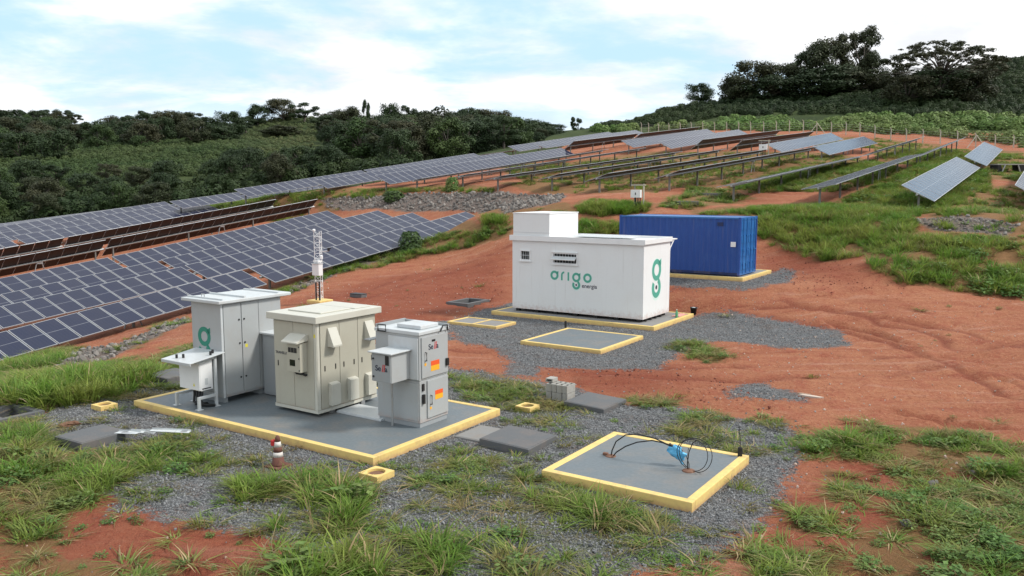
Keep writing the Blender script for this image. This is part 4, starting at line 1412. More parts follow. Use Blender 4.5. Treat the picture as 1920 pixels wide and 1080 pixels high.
# galvanised strips on the left lid
p = yard(-16.0, 9.55)
t = thing('metal_strips', 'galvanised metal strips lying on the left concrete lid and grass', 'metal sheet', (p.x, p.y, gh(p.x, p.y) + .16), -TH)
for k, (dx, dy, an, ln) in enumerate(((-.12, .02, .10, .55), (.0, .10, .35, .5), (.12, .16, .28, .6), (.42, .34, .5, .85), (.5, .42, .42, .8))):
    M0 = Matrix.Translation((dx, dy, .012 + .012 * k)) @ Matrix.Rotation(an + .2, 4, 'Z') @ Matrix.Rotation(.03 * (k - 2), 4, 'Y')
    part('strip', MB().box(-.1, ln - .1, -.075, .075, 0, .006, M0).box(-.1, ln - .1, .069, .075, .006, .035, M0), M_STEEL if k % 2 else M_GREYROOF, t)


def pit(label, x0, x1, y0, y1, h=.07, w=.16):
    c = yard((x0 + x1) / 2, (y0 + y1) / 2)
    t = thing('open_pit', label, 'cable pit', (c.x, c.y, float(smooth_h(c.x, c.y)[0])), -TH)
    a, b = (x1 - x0) / 2, (y1 - y0) / 2
    for q in ((-a - w, a + w, -b - w, -b), (-a - w, a + w, b, b + w), (-a - w, -a, -b, b), (a, a + w, -b, b)):
        part('rim', MB().box(*q, -.6, h), M_LID, t)
    part('floor', MB().box(-a, a, -b, b, -.49, -.44), M_DARK, t)  # floor coloured near black, so the shade inside the pit is painted in
    return t


pit('open dark cable pit at the left edge', *PITS[0][:4])
pit('small open pit hidden in the foreground grass', *PITS[1][:4], .03, .15)
pit('open pit in red soil left of the white building', *PITS[2][:4], .05)


def marker(label, px, py, s=.46):
    x, y = yloc(px, py)
    c = yard(x, y)
    t = thing('inspection_box', label, 'inspection box', (c.x, c.y, gh(c.x, c.y) - .05), -TH)
    h = .17
    n = 24
    ring_ = [(math.cos(2 * math.pi * k / n) * s * .36, math.sin(2 * math.pi * k / n) * s * .36) for k in range(n)]
    sq = []
    for k in range(n):
        a = 2 * math.pi * k / n
        m = max(abs(math.cos(a)), abs(math.sin(a)))
        sq.append((math.cos(a) / m * s / 2, math.sin(a) / m * s / 2))
    mb = MB()
    vs = [(x, y, h) for x, y in sq] + [(x, y, h) for x, y in ring_] + [(x, y, h - .05) for x, y in ring_] + [(x, y, 0) for x, y in sq]
    fs = []
    for k in range(n):
        j = (k + 1) % n
        fs += [(k, j, n + j, n + k), (n + k, n + j, 2 * n + j, 2 * n + k), (3 * n + k, 3 * n + j, j, k)]
    mb.add(vs, fs)
    part('surround', mb, M_YELLOW, t)
    part('soil_fill', MB().prism(ring_, h - .08, h - .045), M_DIRTHOLE, t)
    return t


marker('yellow square inspection box below the front pad corner', 706, 895)
marker('yellow square inspection box near the stacked blocks', 989, 768, .42)
marker('yellow square inspection box left of the large pad', 196, 766, .42)

# stacked concrete blocks
bx, by = yloc(1046, 752)
for k in range(9):
    layer, i = divmod(k, 5) if k < 5 else (1, k - 5)
    layer = 0 if k < 4 else 1
    i = k if k < 4 else k - 4
    if k == 8:
        x, y, z, rz_, lab = bx - .36, by + .3, .40, .06, 'single concrete block on top of the stack'
    else:
        x, y, z = bx - .30 + i * .152, by + .25 + (.012 if i % 2 else 0), layer * .20
        rz_ = (.02 if (i + layer) % 2 else -.02)
        lab = '%s concrete block in the %s layer of the stack' % (('first', 'second', 'third', 'fourth')[i], 'lower' if layer == 0 else 'upper')
        lab += ', counted from the left'
    c = yard(x, y)
    t = thing('concrete_block', lab, 'concrete block', (c.x, c.y, gh(*yard(bx, by + .2).xy) + z), -TH + rz_, 'stacked concrete blocks')
    if k < 8:
        mb = MB().box(-.07, .07, -.2, -.175, 0, .19).box(-.07, .07, .175, .2, 0, .19).box(-.07, -.045, -.175, .175, 0, .19).box(.045, .07, -.175, .175, 0, .19).box(-.045, .045, -.0125, .0125, 0, .19)
    else:
        mb = MB().box(-.1, .1, -.14, .14, 0, .02).box(-.1, .1, -.14, .14, .07, .09).box(-.1, -.07, -.14, .14, .02, .07).box(.07, .1, -.14, .14, .02, .07)
    part('block', mb, M_BLOCK, t)

# traffic cone, weathered
x, y = yloc(522, 873)
c = yard(x, y)
t = thing('traffic_cone', 'weathered brown and white traffic cone with a red cap in front of the pad', 'traffic cone', (c.x, c.y, gh(c.x, c.y) - .01))
sec = [(0, .13, .10), (1, .40, .50)]


def lathe(prof, n=18):
    mb = MB()
    vs = [(r * math.cos(2 * math.pi * k / n), r * math.sin(2 * math.pi * k / n), z) for r, z in prof for k in range(n)]
    fs = [(i * n + k, i * n + (k + 1) % n, (i + 1) * n + (k + 1) % n, (i + 1) * n + k) for i in range(len(prof) - 1) for k in range(n)]
    fs += [tuple(range(n - 1, -1, -1)), tuple(range((len(prof) - 1) * n, len(prof) * n))]
    return mb.add(vs, fs)


part('base', MB().box(-.19, .19, -.19, .19, 0, .035), M_BROWN, t, bevel=.01)
part('lower_cone', lathe([(.135, .035), (.120, .06), (.098, .20)]), M_BROWN, t, smooth=True)
part('white_band', lathe([(.098, .20), (.085, .29)]), M_CONEW, t, smooth=True)
part('brown_band', lathe([(.085, .29), (.070, .39)]), M_BROWN, t, smooth=True)
part('white_band', lathe([(.070, .39), (.055, .49)]), M_CONEW, t, smooth=True)
part('tip', lathe([(.055, .49), (.045, .56), (.028, .60), (.012, .605)]), M_BROWN, t, smooth=True)
part('red_cap', MB().box(-.115, -.035, -.08, .03, .40, .52), M_RED, t, bevel=.02)

# cables, blue plastic bag and pipe on the front pad
hxy = yard(-6.99, 13.92, .148)
t = thing('black_cable', 'pair of thick black cables arching out of a hole in the front pad', 'cable', hxy)
part('cable', MB().tube([(0, 0, -.05), (.03, .0, .12), (.10, .02, .30), (.28, .05, .45), (.52, .08, .50), (.85, .12, .46), (1.12, .16, .37), (1.26, .17, .31)], .0125, 8), M_BLACK, t, smooth=True)
part('cable', MB().tube([(.02, -.02, -.05), (.12, -.0, .10), (.30, .02, .24), (.52, .05, .35), (.80, .10, .42), (1.0, .14, .40), (1.22, .18, .33)], .0125, 8), M_BLACK, t, smooth=True)
part('soil_hole', lathe([(.11, -.012), (.10, .012), (.06, .02)], 11), M_DIRTHOLE, t)
part('loose_brick', MB().box(-.16, -.06, -.03, .04, .0, .05), M_DIRTHOLE, t, bevel=.01)
mbag, nt, b = newmat('blue_plastic_film')
n1 = tex_noise(nt, objco(nt), 18, 5, .6)
L(nt, mixc(nt, n1, (.03, .36, .72), (.22, .62, .88)), b.inputs['Base Color'])
b.inputs['Roughness'].default_value = .25
bump(nt, b, n1, .8, .03)
mb = MB()
vs, fs = [], []
nu, nv = 13, 17
for j in range(nv):
    v = j / (nv - 1)
    for i in range(nu):
        u = i / (nu - 1) * 2 * math.pi
        r_ = (.03 + .13 * math.sin(min(v * 1.25, 1) * math.pi) ** .8) * (1 + .75 * (noise.noise(Vector((math.cos(u) * 2.4, math.sin(u) * 2.4, v * 5.5)))))
        if v > .97:
            r_ = .02
        vs.append((1.19 + .17 * v + r_ * math.cos(u) * (1.1 - .3 * v), .17 + .06 * v + r_ * .35 * math.sin(u), .39 - .37 * v + .03 * noise.noise(Vector((u, v * 5, 3)))))
for j in range(nv - 1):
    for i in range(nu - 1):
        fs.append((j * nu + i, j * nu + i + 1, (j + 1) * nu + i + 1, (j + 1) * nu + i))
mb.add(vs, fs)
bag = thing('plastic_bag', 'crumpled bright blue plastic bag tied to the cable ends', 'plastic bag', hxy)
part('bag', mb, mbag, bag, smooth=True)
part('tie', MB().tube([(1.12, .15, .40), (1.22, .18, .33), (1.36, .20, .28)], .026, 8), M_BLACK, bag)
hxy = yard(-5.43, 13.94, .148)
t = thing('wire_coil', 'thin grey wire looped in a ring above a hole in the front pad', 'wire', hxy)
mb = MB()
for k in range(2):
    pts = []
    for i in range(33):
        a = math.radians(-100 + 345 * i / 32)
        rr = .29 + .02 * k
        pts.append((.06 + .05 * k + rr * math.cos(a), .1 * math.sin(a * 2) * .3 + .03 * k, .31 + rr * math.sin(a)))
    mb.tube(pts, .0075, 6)
mb.tube([(-.02, 0, -.03), (-.03, .01, .15), (-.01, .02, .35), (.05, .03, .52), (.12, .04, .58)], .010, 6)
mb.tube([(.01, 0, -.03), (0, .01, .13), (-.05, .02, .25), (-.02, .02, .42)], .008, 6)
part('wire', mb, M_BLACK, t, smooth=True)
part('soil_hole', lathe([(.13, -.012), (.11, .02), (.05, .035)], 9), M_DIRTHOLE, t)


def stub(label, p, h, r, wire=0):
    t = thing('pipe_stub', label, 'pipe', p)
    part('pipe', MB().tube([(0, 0, -.1), (0, 0, h)], r, 12), M_BLACK, t)
    part('pipe_mouth', lathe([(r * .8, h), (r * .8, h + .004)], 12), M_DARK, t)
    if wire:
        part('wire', MB().tube([(0, 0, h), (-.01, 0, h + .2), (-.04, 0, h + wire)], .006, 5), M_BLACK, t)
    return t


stub('short black pipe with a thin wire at the front pad corner', yard(-4.93, 15.27, .15), .17, .045, .42)
stub('short leaning black pipe at the corner of the middle pad', yard(-15.22, 26.48, .0), .33, .04)

# bucket, bottle and rag by the white building
p = yard(-12.55, 32.3)
t = thing('bucket', 'small black bucket at the corner of the white building pad', 'bucket', (p.x, p.y, gh(p.x, p.y)))
part('body', lathe([(.10, 0), (.135, .30), (.145, .30), (.145, .27)], 16), M_BLACK, t, smooth=True)
part('content', lathe([(.125, .24), (.06, .30), (.02, .31)], 10), M_GREYROOF, t)
part('handle', MB().tube([(-.14, 0, .29), (-.1, -.05, .2), (0, -.09, .16), (.1, -.05, .2), (.14, 0, .29)], .006, 5), M_STEEL, t)
p = yard(-12.62, 30.7, .139)
t = thing('green_bottle', 'green plastic bottle standing on the white building pad', 'bottle', p)
mg = simple('green_bottle_plastic', (.12, .38, .20), .15)
part('body', lathe([(.05, 0), (.055, .02), (.055, .2), (.02, .28), (.02, .31)], 12), mg, t, smooth=True)
part('cap', lathe([(.022, .31), (.022, .33)], 10), M_WHITEM, t)
p = yard(-12.72, 31.25, .139)
t = thing('pink_sack', 'pale red empty sack lying beside the green bottle', 'sack', p)
mp = simple('faded_red_sack', (.58, .28, .24), .9)
mb = MB()
n = 9
vs = [((i / (n - 1) - .5) * .34 * (1 + .2 * math.sin(j * 2.1)), (j / (n - 1) - .5) * .8 * (1 + .15 * math.sin(i * 1.7)), .02 + .09 * (noise.noise(Vector((i * .6, j * .6, 1))) + .6) * math.sin(math.pi * i / (n - 1)) * math.sin(math.pi * j / (n - 1))) for i in range(n) for j in range(n)]
mb.add(vs, [(i * n + j, i * n + j + 1, (i + 1) * n + j + 1, (i + 1) * n + j) for i in range(n - 1) for j in range(n - 1)])
mb.add([(v[0], v[1], 0.002) for v in vs], [(i * n + j, (i + 1) * n + j, (i + 1) * n + j + 1, i * n + j + 1) for i in range(n - 1) for j in range(n - 1)])
part('sack', mb, mp, t, smooth=True)

# torn board on the red soil, wood chunk at left, small dark case near the mast
x, y = yloc(1520, 744)
c = yard(x, y)
t = thing('torn_board', 'pale torn board lying on the bare red soil at right', 'debris', (c.x, c.y, gh(c.x, c.y)), -.5)
part('board', MB().prism([(-.3, .02), (-.12, -.06), (.22, -.10), (.32, -.02), (.05, .06), (-.2, .09)], .01, .05), simple('pale_board', (.52, .43, .36), .9), t)
part('splinter', MB().prism([(-.34, .10), (-.05, .07), (.0, .10), (-.28, .14)], .02, .06), simple('pale_board_edge', (.40, .28, .20), .9), t)
x, y = yloc(130, 800)
c = yard(x, y)
t = thing('clay_lump', 'reddish brown lump of clay on the gravel at left', 'clay lump', (c.x, c.y, gh(c.x, c.y) - .02), .4)
mb = MB()
n = 10
vs = []
for i in range(7):
    for k in range(n):
        a, b_ = math.pi * i / 6, 2 * math.pi * k / n
        d = Vector((math.sin(a) * math.cos(b_), math.sin(a) * math.sin(b_), math.cos(a)))
        r_ = 1 + .45 * noise.noise(d * 2.2)
        vs.append((d.x * .24 * r_, d.y * .11 * r_, .05 + d.z * .07 * r_))
mb.add(vs, [(i * n + k, i * n + (k + 1) % n, (i + 1) * n + (k + 1) % n, (i + 1) * n + k) for i in range(6) for k in range(n)])
part('lump', mb, M_DIRTHOLE, t)
x, y = yloc(672, 556)
c = yard(x, y)
t = thing('dark_case', 'small dark case lying on red soil right of the mast', 'case', (c.x, c.y, gh(c.x, c.y)))
part('case', MB().box(-.38, .38, -.2, .2, 0, .16), M_LID, t, bevel=.02)
part('case_lid', MB().box(-.39, .39, -.21, .21, .165, .2), M_BLACK, t, bevel=.02)

# ------------------------------------------------------------------ lattice weather mast
x, y = yloc(600, 568)
c = yard(x, y)
zb = gh(c.x, c.y)
t = thing('weather_mast', 'white lattice weather mast with grey box on a yellow footing', 'mast', (c.x, c.y, zb))
part('footing', MB().box(-.42, .42, -.42, .42, -.2, .14), M_YELLOW, t, bevel=.02)
HM, w = 3.25, .17
mb = MB()
cor = [(-w, -w * .58), (w, -w * .58), (0, w * 1.15)]
for a in cor:
    mb.tube([(a[0], a[1], .14), (a[0], a[1], HM)], .014, 6)
for k in range(12):
    z = .25 + k * .25
    for i in range(3):
        a, b = cor[i], cor[(i + 1) % 3]
        mb.tube([(a[0], a[1], z), (b[0], b[1], z)], .008, 5)
        if k % 2:
            a, b = b, a
        mb.tube([(a[0], a[1], z), (b[0], b[1], min(z + .25, HM))], .007, 5)
part('lattice', mb, M_WHITEM, t)
part('box', MB().box(-.05, .37, -.38, -.12, 1.28, 1.80), M_WHITEM, t, bevel=.012)
part('box_lid', MB().box(-.07, .39, -.41, -.10, 1.80, 1.83), M_GREYROOF, t)
part('bracket', MB().box(-.05, .25, -.3, -.05, 1.86, 1.96), M_WHITEM, t)
part('conduit', MB().tube([(-.02, -.2, .14), (-.02, -.2, .95)], .036, 8), M_BLACK, t)
part('conduit', MB().tube([(.20, -.2, .14), (.20, -.2, 1.0)], .036, 8), M_BLACK, t)
part('arm', MB().tube([(w, -.09, 2.34), (.75, -.10, 2.40)], .022, 7), M_WHITEM, t)
part('sensor', MB().box(.70, .78, -.14, -.06, 2.40, 2.52).box(.72, .88, -.12, -.08, 2.49, 2.54), M_BLACK, t)
part('sensor_cap', lathe([(.0, 0), (.07, .01), (.075, .07), (.04, .11)], 12), M_WHITEM, t, Matrix.Translation((-w, -.09, HM - .01)))
part('shield', lathe([(.07, 0), (.085, .02), (.06, .05), (.085, .07), (.06, .10), (.085, .12), (.05, .16)], 12), M_WHITEM, t, Matrix.Translation((w + .08, -.09, 2.02)))

# ------------------------------------------------------------------ solar tables
MODW, MODL = 1.0, 2.04


def module_mesh():
    mb = MB()
    a, b, th, fw = MODL / 2, MODW / 2 - .012, .035, .034
    mb.mat(0)
    mb.box(-a, a, -b, -b + fw, -th, 0).box(-a, a, b - fw, b, -th, 0).box(-a, -a + fw, -b + fw, b - fw, -th, 0).box(a - fw, a, -b + fw, b - fw, -th, 0)
    mb.mat(1)
    mb.add([(-a + fw, -b + fw, -.004), (a - fw, -b + fw, -.004), (a - fw, b - fw, -.004), (-a + fw, b - fw, -.004)], [(0, 1, 2, 3)])
    mb.mat(2)
    mb.add([(-a, -b - .012, -th - .002), (a, -b - .012, -th - .002), (a, b + .012, -th - .002), (-a, b + .012, -th - .002)], [(3, 2, 1, 0)])
    mb.add([(-a + fw, -b + fw, -.012), (a - fw, -b + fw, -.012), (a - fw, b - fw, -.012), (-a + fw, b - fw, -.012)], [(3, 2, 1, 0)])
    me = bpy.data.meshes.new('solar_module')
    me.from_pydata(mb.v, [], mb.f)
    for m in (M_ALU, M_GLASS, M_BACK):
        me.materials.append(m)
    me.polygons.foreach_set('material_index', mb.m)
    me.update()
    return me


ME_MOD = module_mesh()
ME_POST = MB().box(-.06, .06, -.045, .045, -1, 0).mesh('post', M_POST)
XD = Vector((cT, -sT, 0))
r3 = random.Random(5)
for lab, P0, P1, tilt, h in TABLES:
    P0, P1 = Vector(P0), Vector(P1)
    Yd = (P1 - P0).normalized()
    Zd = XD.cross(Yd)
    Len = (P1 - P0).length
    R = Matrix((XD, Yd, Zd)).transposed().to_4x4()
    base = Matrix.Translation(P0 - Zd * h) @ R
    root = bpy.data.objects.new('solar_table', None)
    root.empty_display_size = .3
    COL.objects.link(root)
    root.matrix_world = base
    tag(root, lab, 'solar panel table', 'rows of solar tables on steel posts')
    n = max(2, round(Len / 1.02))
    pitch = Len / n
    tl = math.radians(tilt)
    for k in range(n):
        jit = math.radians(r3.uniform(-.5, .5))
        link('solar_module', ME_MOD, root, Matrix.Translation((0, (k + .5) * pitch, h)) @ Matrix.Rotation(tl + jit, 4, 'Y') @ Matrix.Diagonal((1, min(pitch / 1.02, 1.03), 1, 1)))
    mb = MB()
    Rt = Matrix.Translation((0, 0, h)) @ Matrix.Rotation(tl, 4, 'Y')
    mb.box(-.05, .05, -.12, Len + .12, -.16, -.06, Rt)
    for k in range(n + 1):
        yk = min(max(k * pitch, .03), Len - .03)
        mb.box(-.45, .45, yk - .02, yk + .02, -.06, -.036, Rt)
    part('torque_tube', mb, M_STEEL, root)
    npost = max(2, int(Len / 5.2) + 1)
    inv = base.inverted()
    for k in range(npost):
        yy = .5 + (Len - 1.0) * k / (npost - 1)
        wp = base @ Vector((0, yy, h - .12))
        zg = gh(wp.x, wp.y)
        ln = max(wp.z - zg + .25, .3)
        Mw = Matrix.Translation(wp) @ Matrix.Rotation(-TH, 4, 'Z') @ Matrix.Diagonal((1, 1, ln, 1))
        link('post', ME_POST, root, inv @ Mw)
    # drive unit at the middle of the table
    wp = base @ Vector((0, Len * .5, h - .12))
    zg = gh(wp.x, wp.y)
    hh = max(wp.z - zg, .3)
    md = MB().tube([(.0, -.16, .02), (.0, -.45, -hh)], .035, 6).tube([(.0, .16, .02), (.0, .45, -hh)], .035, 6).box(-.09, .09, -.2, .2, -.12, .03)
    part('drive_unit', md, M_STEEL, root, inv @ Matrix.Translation(wp) @ Matrix.Rotation(-TH, 4, 'Z'))

# ------------------------------------------------------------------ white combiner boxes in the fields


def field_box(label, px, py, D, s=1.0, name='field_combiner_box'):
    P = atD(px, py, D)
    z = gh(P[0], P[1])
    t = thing(name, label, 'junction box', (P[0], P[1], z), -TH)
    part('post', MB().box(.42 * s, .5 * s, -.04, .04, -.2, 1.75 * s), M_FENCE, t)
    part('rail', MB().box(-.55 * s, .62 * s, -.03, .03, 1.62 * s, 1.70 * s), M_FENCE, t)
    part('post', MB().box(-.3 * s, -.24 * s, -.03, .03, -.2, 1.62 * s), M_POST, t)
    part('box', MB().box(-.42 * s, .36 * s, -.32, -.04, .72 * s, 1.30 * s), M_WHITEM, t, bevel=.012)
    part('label_plate', MB().box(-.06 * s, .02 * s, -.325, -.32, .92 * s, 1.1 * s), M_BLACK, t)
    part('cables', MB().tube([(-.05, -.2, .72 * s), (-.05, -.2, .3), (.0, -.1, -.05)], .05, 6).tube([(.1, -.2, .72 * s), (.1, -.2, .3), (.1, -.1, -.05)], .05, 6).tube([(.24, -.2, .72 * s), (.24, -.2, .3), (.2, -.1, -.05)], .05, 6), M_BLACK, t)
    return t


field_box('white combiner box on posts above the grassy bank behind the blue container', 1196, 375, 50.5, .8)
field_box('tiny white combiner box between the far solar tables', 1432, 290, 96, 1.15)

P = hit(1888, 320)
t = thing('culvert_box', 'dark open culvert with a pale top slab beside the right fence', 'culvert', (P[0], P[1], gh(*P)), .05)
part('top_slab', MB().box(-1.35, 1.35, -.6, .6, .62, .72), M_BLOCK, t)
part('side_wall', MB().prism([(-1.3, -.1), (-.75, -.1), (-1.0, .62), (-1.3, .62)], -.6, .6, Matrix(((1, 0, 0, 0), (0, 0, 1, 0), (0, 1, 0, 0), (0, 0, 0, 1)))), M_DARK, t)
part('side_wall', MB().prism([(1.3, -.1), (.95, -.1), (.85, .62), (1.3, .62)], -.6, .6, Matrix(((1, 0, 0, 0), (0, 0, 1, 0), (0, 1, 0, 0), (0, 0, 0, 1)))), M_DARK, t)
part('strut', MB().tube([(-.85, -.62, 0), (-.6, -.62, .6)], .06, 6).tube([(.85, -.62, 0), (.65, -.62, .6)], .06, 6), M_STEEL, t)

# ------------------------------------------------------------------ perimeter fence (one thing, each post a part)
fx = [1199, 1212.5, 1230.5, 1250, 1270.6, 1291, 1312.4, 1334, 1356.6, 1378.5, 1400.7, 1424.8, 1448, 1472, 1498, 1523, 1549.7, 1576.8, 1602.6, 1630.6, 1660, 1689, 1719.5, 1752, 1784, 1818, 1854, 1888, 1925, 1962]
fD = np.interp(fx, [1199, 1312, 1400, 1500, 1577, 1660, 1752, 1888, 1962], [171, 165, 158, 152, 147, 140, 134, 126, 121])
FP = []
for px, D in zip(fx, fD):
    X = (px - 960) / FPX * D * 1.0
    FP.append(Vector((X, D, gh(X, D))))
fence = thing('perimeter_fence', 'concrete post and wire fence along the top of the solar field', 'fence', FP[0], 0)
mp = MB()
mp.box(-.065, .065, -.065, .065, -.4, 1.95)
mp.prism([(-.065, 1.95), (.065, 1.95), (-.12, 2.3), (-.22, 2.3)], -.06, .06, Matrix(((1, 0, 0, 0), (0, 0, 1, 0), (0, 1, 0, 0), (0, 0, 0, 1))))
ME_FP = mp.mesh('fence_post', M_FENCE)
for i, p in enumerate(FP):
    link('fence_post', ME_FP, fence, Matrix.Translation(p - FP[0]) @ Matrix.Rotation(rnd.uniform(-.02, .02), 4, 'Y'))
for i in (15, 25):
    p = FP[i] - FP[0]
    for s in (-1, 1):
        part('brace', MB().tube([(p.x, p.y - .1, p.z + 1.9), (p.x + s * 1.5, p.y - .3, p.z - .1)], .065, 5), M_FENCE, fence)
mw = MB()
for hgt in (.3, .7, 1.1, 1.5, 1.85):
    mw.tube([(p - FP[0]) + Vector((0, -.07, hgt)) for p in FP], .012, 3)
part('wire', mw, M_STEEL, fence)

# ------------------------------------------------------------------ plants: source meshes (kept out of the scene, used as instances)
SRC = bpy.data.collections.new('plant_sources')


def blade(vs, fs, x, y, az, h, lean, w, seg=4, droop=1.0):
    o = len(vs)
    dx, dy = math.cos(az), math.sin(az)
    for k in range(seg + 1):
        u = k / seg
        out = lean * h * (u ** 1.7)
        zz = h * (u - .42 * droop * lean * u ** 2.6)
        ww = w * (1 - u) ** .6 * (.55 + .9 * min(u * 3, 1)) * .5
        px, py = x + dx * out, y + dy * out
        vs.append((px - dy * ww, py + dx * ww, zz))
        if k < seg:
            vs.append((px + dy * ww, py - dx * ww, zz))
    for k in range(seg - 1):
        a = o + 2 * k
        fs.append((a, a + 1, a + 3, a + 2))
    a = o + 2 * (seg - 1)
    fs.append((a, a + 1, a + 2))


def tuft(name, n, spread, hmin, hmax, lean, w, mat, seed, seg=4, mat2=None, dry=0.0):
    r = random.Random(seed)
    vs, fs, mi = [], [], []
    for k in range(n):
        a = r.uniform(0, 2 * math.pi)
        q = spread * math.sqrt(r.random())
        n0 = len(fs)
        blade(vs, fs, q * math.cos(a), q * math.sin(a), a + r.gauss(0, .7), r.uniform(hmin, hmax), r.uniform(.15, lean), w * r.uniform(.7, 1.3), seg, r.uniform(.6, 1.4))
        mi += [1 if r.random() < dry else 0] * (len(fs) - n0)
    me = bpy.data.meshes.new(name)
    me.from_pydata(vs, [], fs)
    me.materials.append(mat)
    me.materials.append(mat2 or mat)
    me.polygons.foreach_set('material_index', mi)
    me.polygons.foreach_set('use_smooth', [True] * len(fs))
    o = bpy.data.objects.new(name, me)
    return o


def weed(name, n, hmax, leaf, mat, seed):
    r = random.Random(seed)
    vs, fs = [], []
    for k in range(n):
        a, q = r.uniform(0, 6.28), .22 * math.sqrt(r.random())
        x, y, z = q * math.cos(a), q * math.sin(a), r.uniform(.02, hmax) * (1 - q * 1.5)
        az, pt, s = r.uniform(0, 6.28), r.uniform(-.3, .5), leaf * r.uniform(.6, 1.3)
        d = Vector((math.cos(az) * math.cos(pt), math.sin(az) * math.cos(pt), math.sin(pt)))
        sd_ = Vector((-math.sin(az), math.cos(az), r.uniform(-.3, .3)))
        p = Vector((x, y, z))
        o = len(vs)
        vs += [p, p + d * s * .45 + sd_ * s * .32, p + d * s + Vector((0, 0, -.12 * s)), p + d * s * .45 - sd_ * s * .32]
        fs.append((o, o + 1, o + 2, o + 3))
    me = bpy.data.meshes.new(name)
    me.from_pydata([tuple(v) for v in vs], [], fs)
    me.materials.append(mat)
    return bpy.data.objects.new(name, me)


def rock(name, mat, seed, sub=1):
    bm = bmesh.new()
    bmesh.ops.create_icosphere(bm, subdivisions=sub, radius=.5)
    for v in bm.verts:
        d = v.co.normalized()
        v.co = d * (.5 * (1 + .55 * noise.noise(d * 1.6 + Vector((seed * 3.1, seed, 0)))))
        v.co.z *= .7
    me = bpy.data.meshes.new(name)
    bm.to_mesh(me)
    bm.free()
    me.materials.append(mat)
    return bpy.data.objects.new(name, me)


def bush(name, mat, seed, n=150, leaf=.16):
    r = random.Random(seed)
    vs, fs = [], []
    for k in range(n):
        u, a = r.uniform(-.1, 1), r.uniform(0, 6.28)
        rr = math.sqrt(max(0, 1 - (u - .35) ** 2 * 1.6)) * .5 * r.uniform(.75, 1.08)
        p = Vector((rr * math.cos(a), rr * math.sin(a), u * .9))
        nrm = Vector((math.cos(a), math.sin(a), r.uniform(.1, 1.4))).normalized()
        t1 = nrm.orthogonal().normalized()
        t1.rotate(Matrix.Rotation(r.uniform(0, 6.28), 3, nrm))
        t2 = nrm.cross(t1)
        s = leaf * r.uniform(.6, 1.3)
        o = len(vs)
        vs += [p - t1 * s * .6, p + t2 * s * .42, p + t1 * s * .6 - nrm * s * .2, p - t2 * s * .42]
        fs.append((o, o + 1, o + 2, o + 3))
    me = bpy.data.meshes.new(name)
    me.from_pydata([tuple(v) for v in vs], [], fs)
    me.materials.append(mat)
    return bpy.data.objects.new(name, me)


def source(objs, name):
    c = bpy.data.collections.new(name)
    for i, o in enumerate(objs):
        o.name = '%s_%02d' % (name, i)
        c.objects.link(o)
    return c


S_TALL = source([tuft('t', 44, .20, .35, 1.05, 1.05, .027, F_TALL, s, 5, F_STRAW, .05) for s in (1, 2, 3, 4, 5)], 'tall_grass_source')
S_SHORT = source([tuft('s', 52, .26, .3, 1.0, 1.1, .026, F_SHORT, s + 20, 3, F_STRAW, .11) for s in (1, 2, 3)], 'short_grass_source')
S_WEED = source([weed('w', 90, .24, .085, F_WEED, s + 40) for s in (1, 2, 3)], 'weed_source')
S_ROCK = source([rock('r', M_ROCK, s) for s in range(5)], 'rock_source')
S_GRAV = source([rock('g', M_GRAV, s + 9, 1) for s in range(4)], 'gravel_source')
S_PEB = source([rock('p', M_PEB, s + 15) for s in range(3)], 'pebble_source')
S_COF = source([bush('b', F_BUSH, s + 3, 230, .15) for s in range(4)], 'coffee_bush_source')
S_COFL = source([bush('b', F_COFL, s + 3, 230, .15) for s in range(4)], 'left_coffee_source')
S_SCR = source([bush('b', F_SCRUB, s + 13, 200, .17) for s in range(3)], 'scrub_source')
S_FLD = source([bush('b', F_FIELD, s + 23, 120, .19) for s in range(3)], 'field_plant_source')
S_STRAW = source([tuft('d', 14, .22, .2, .6, 2.2, .02, F_STRAW, s + 60, 3) for s in (1, 2)], 'straw_source')


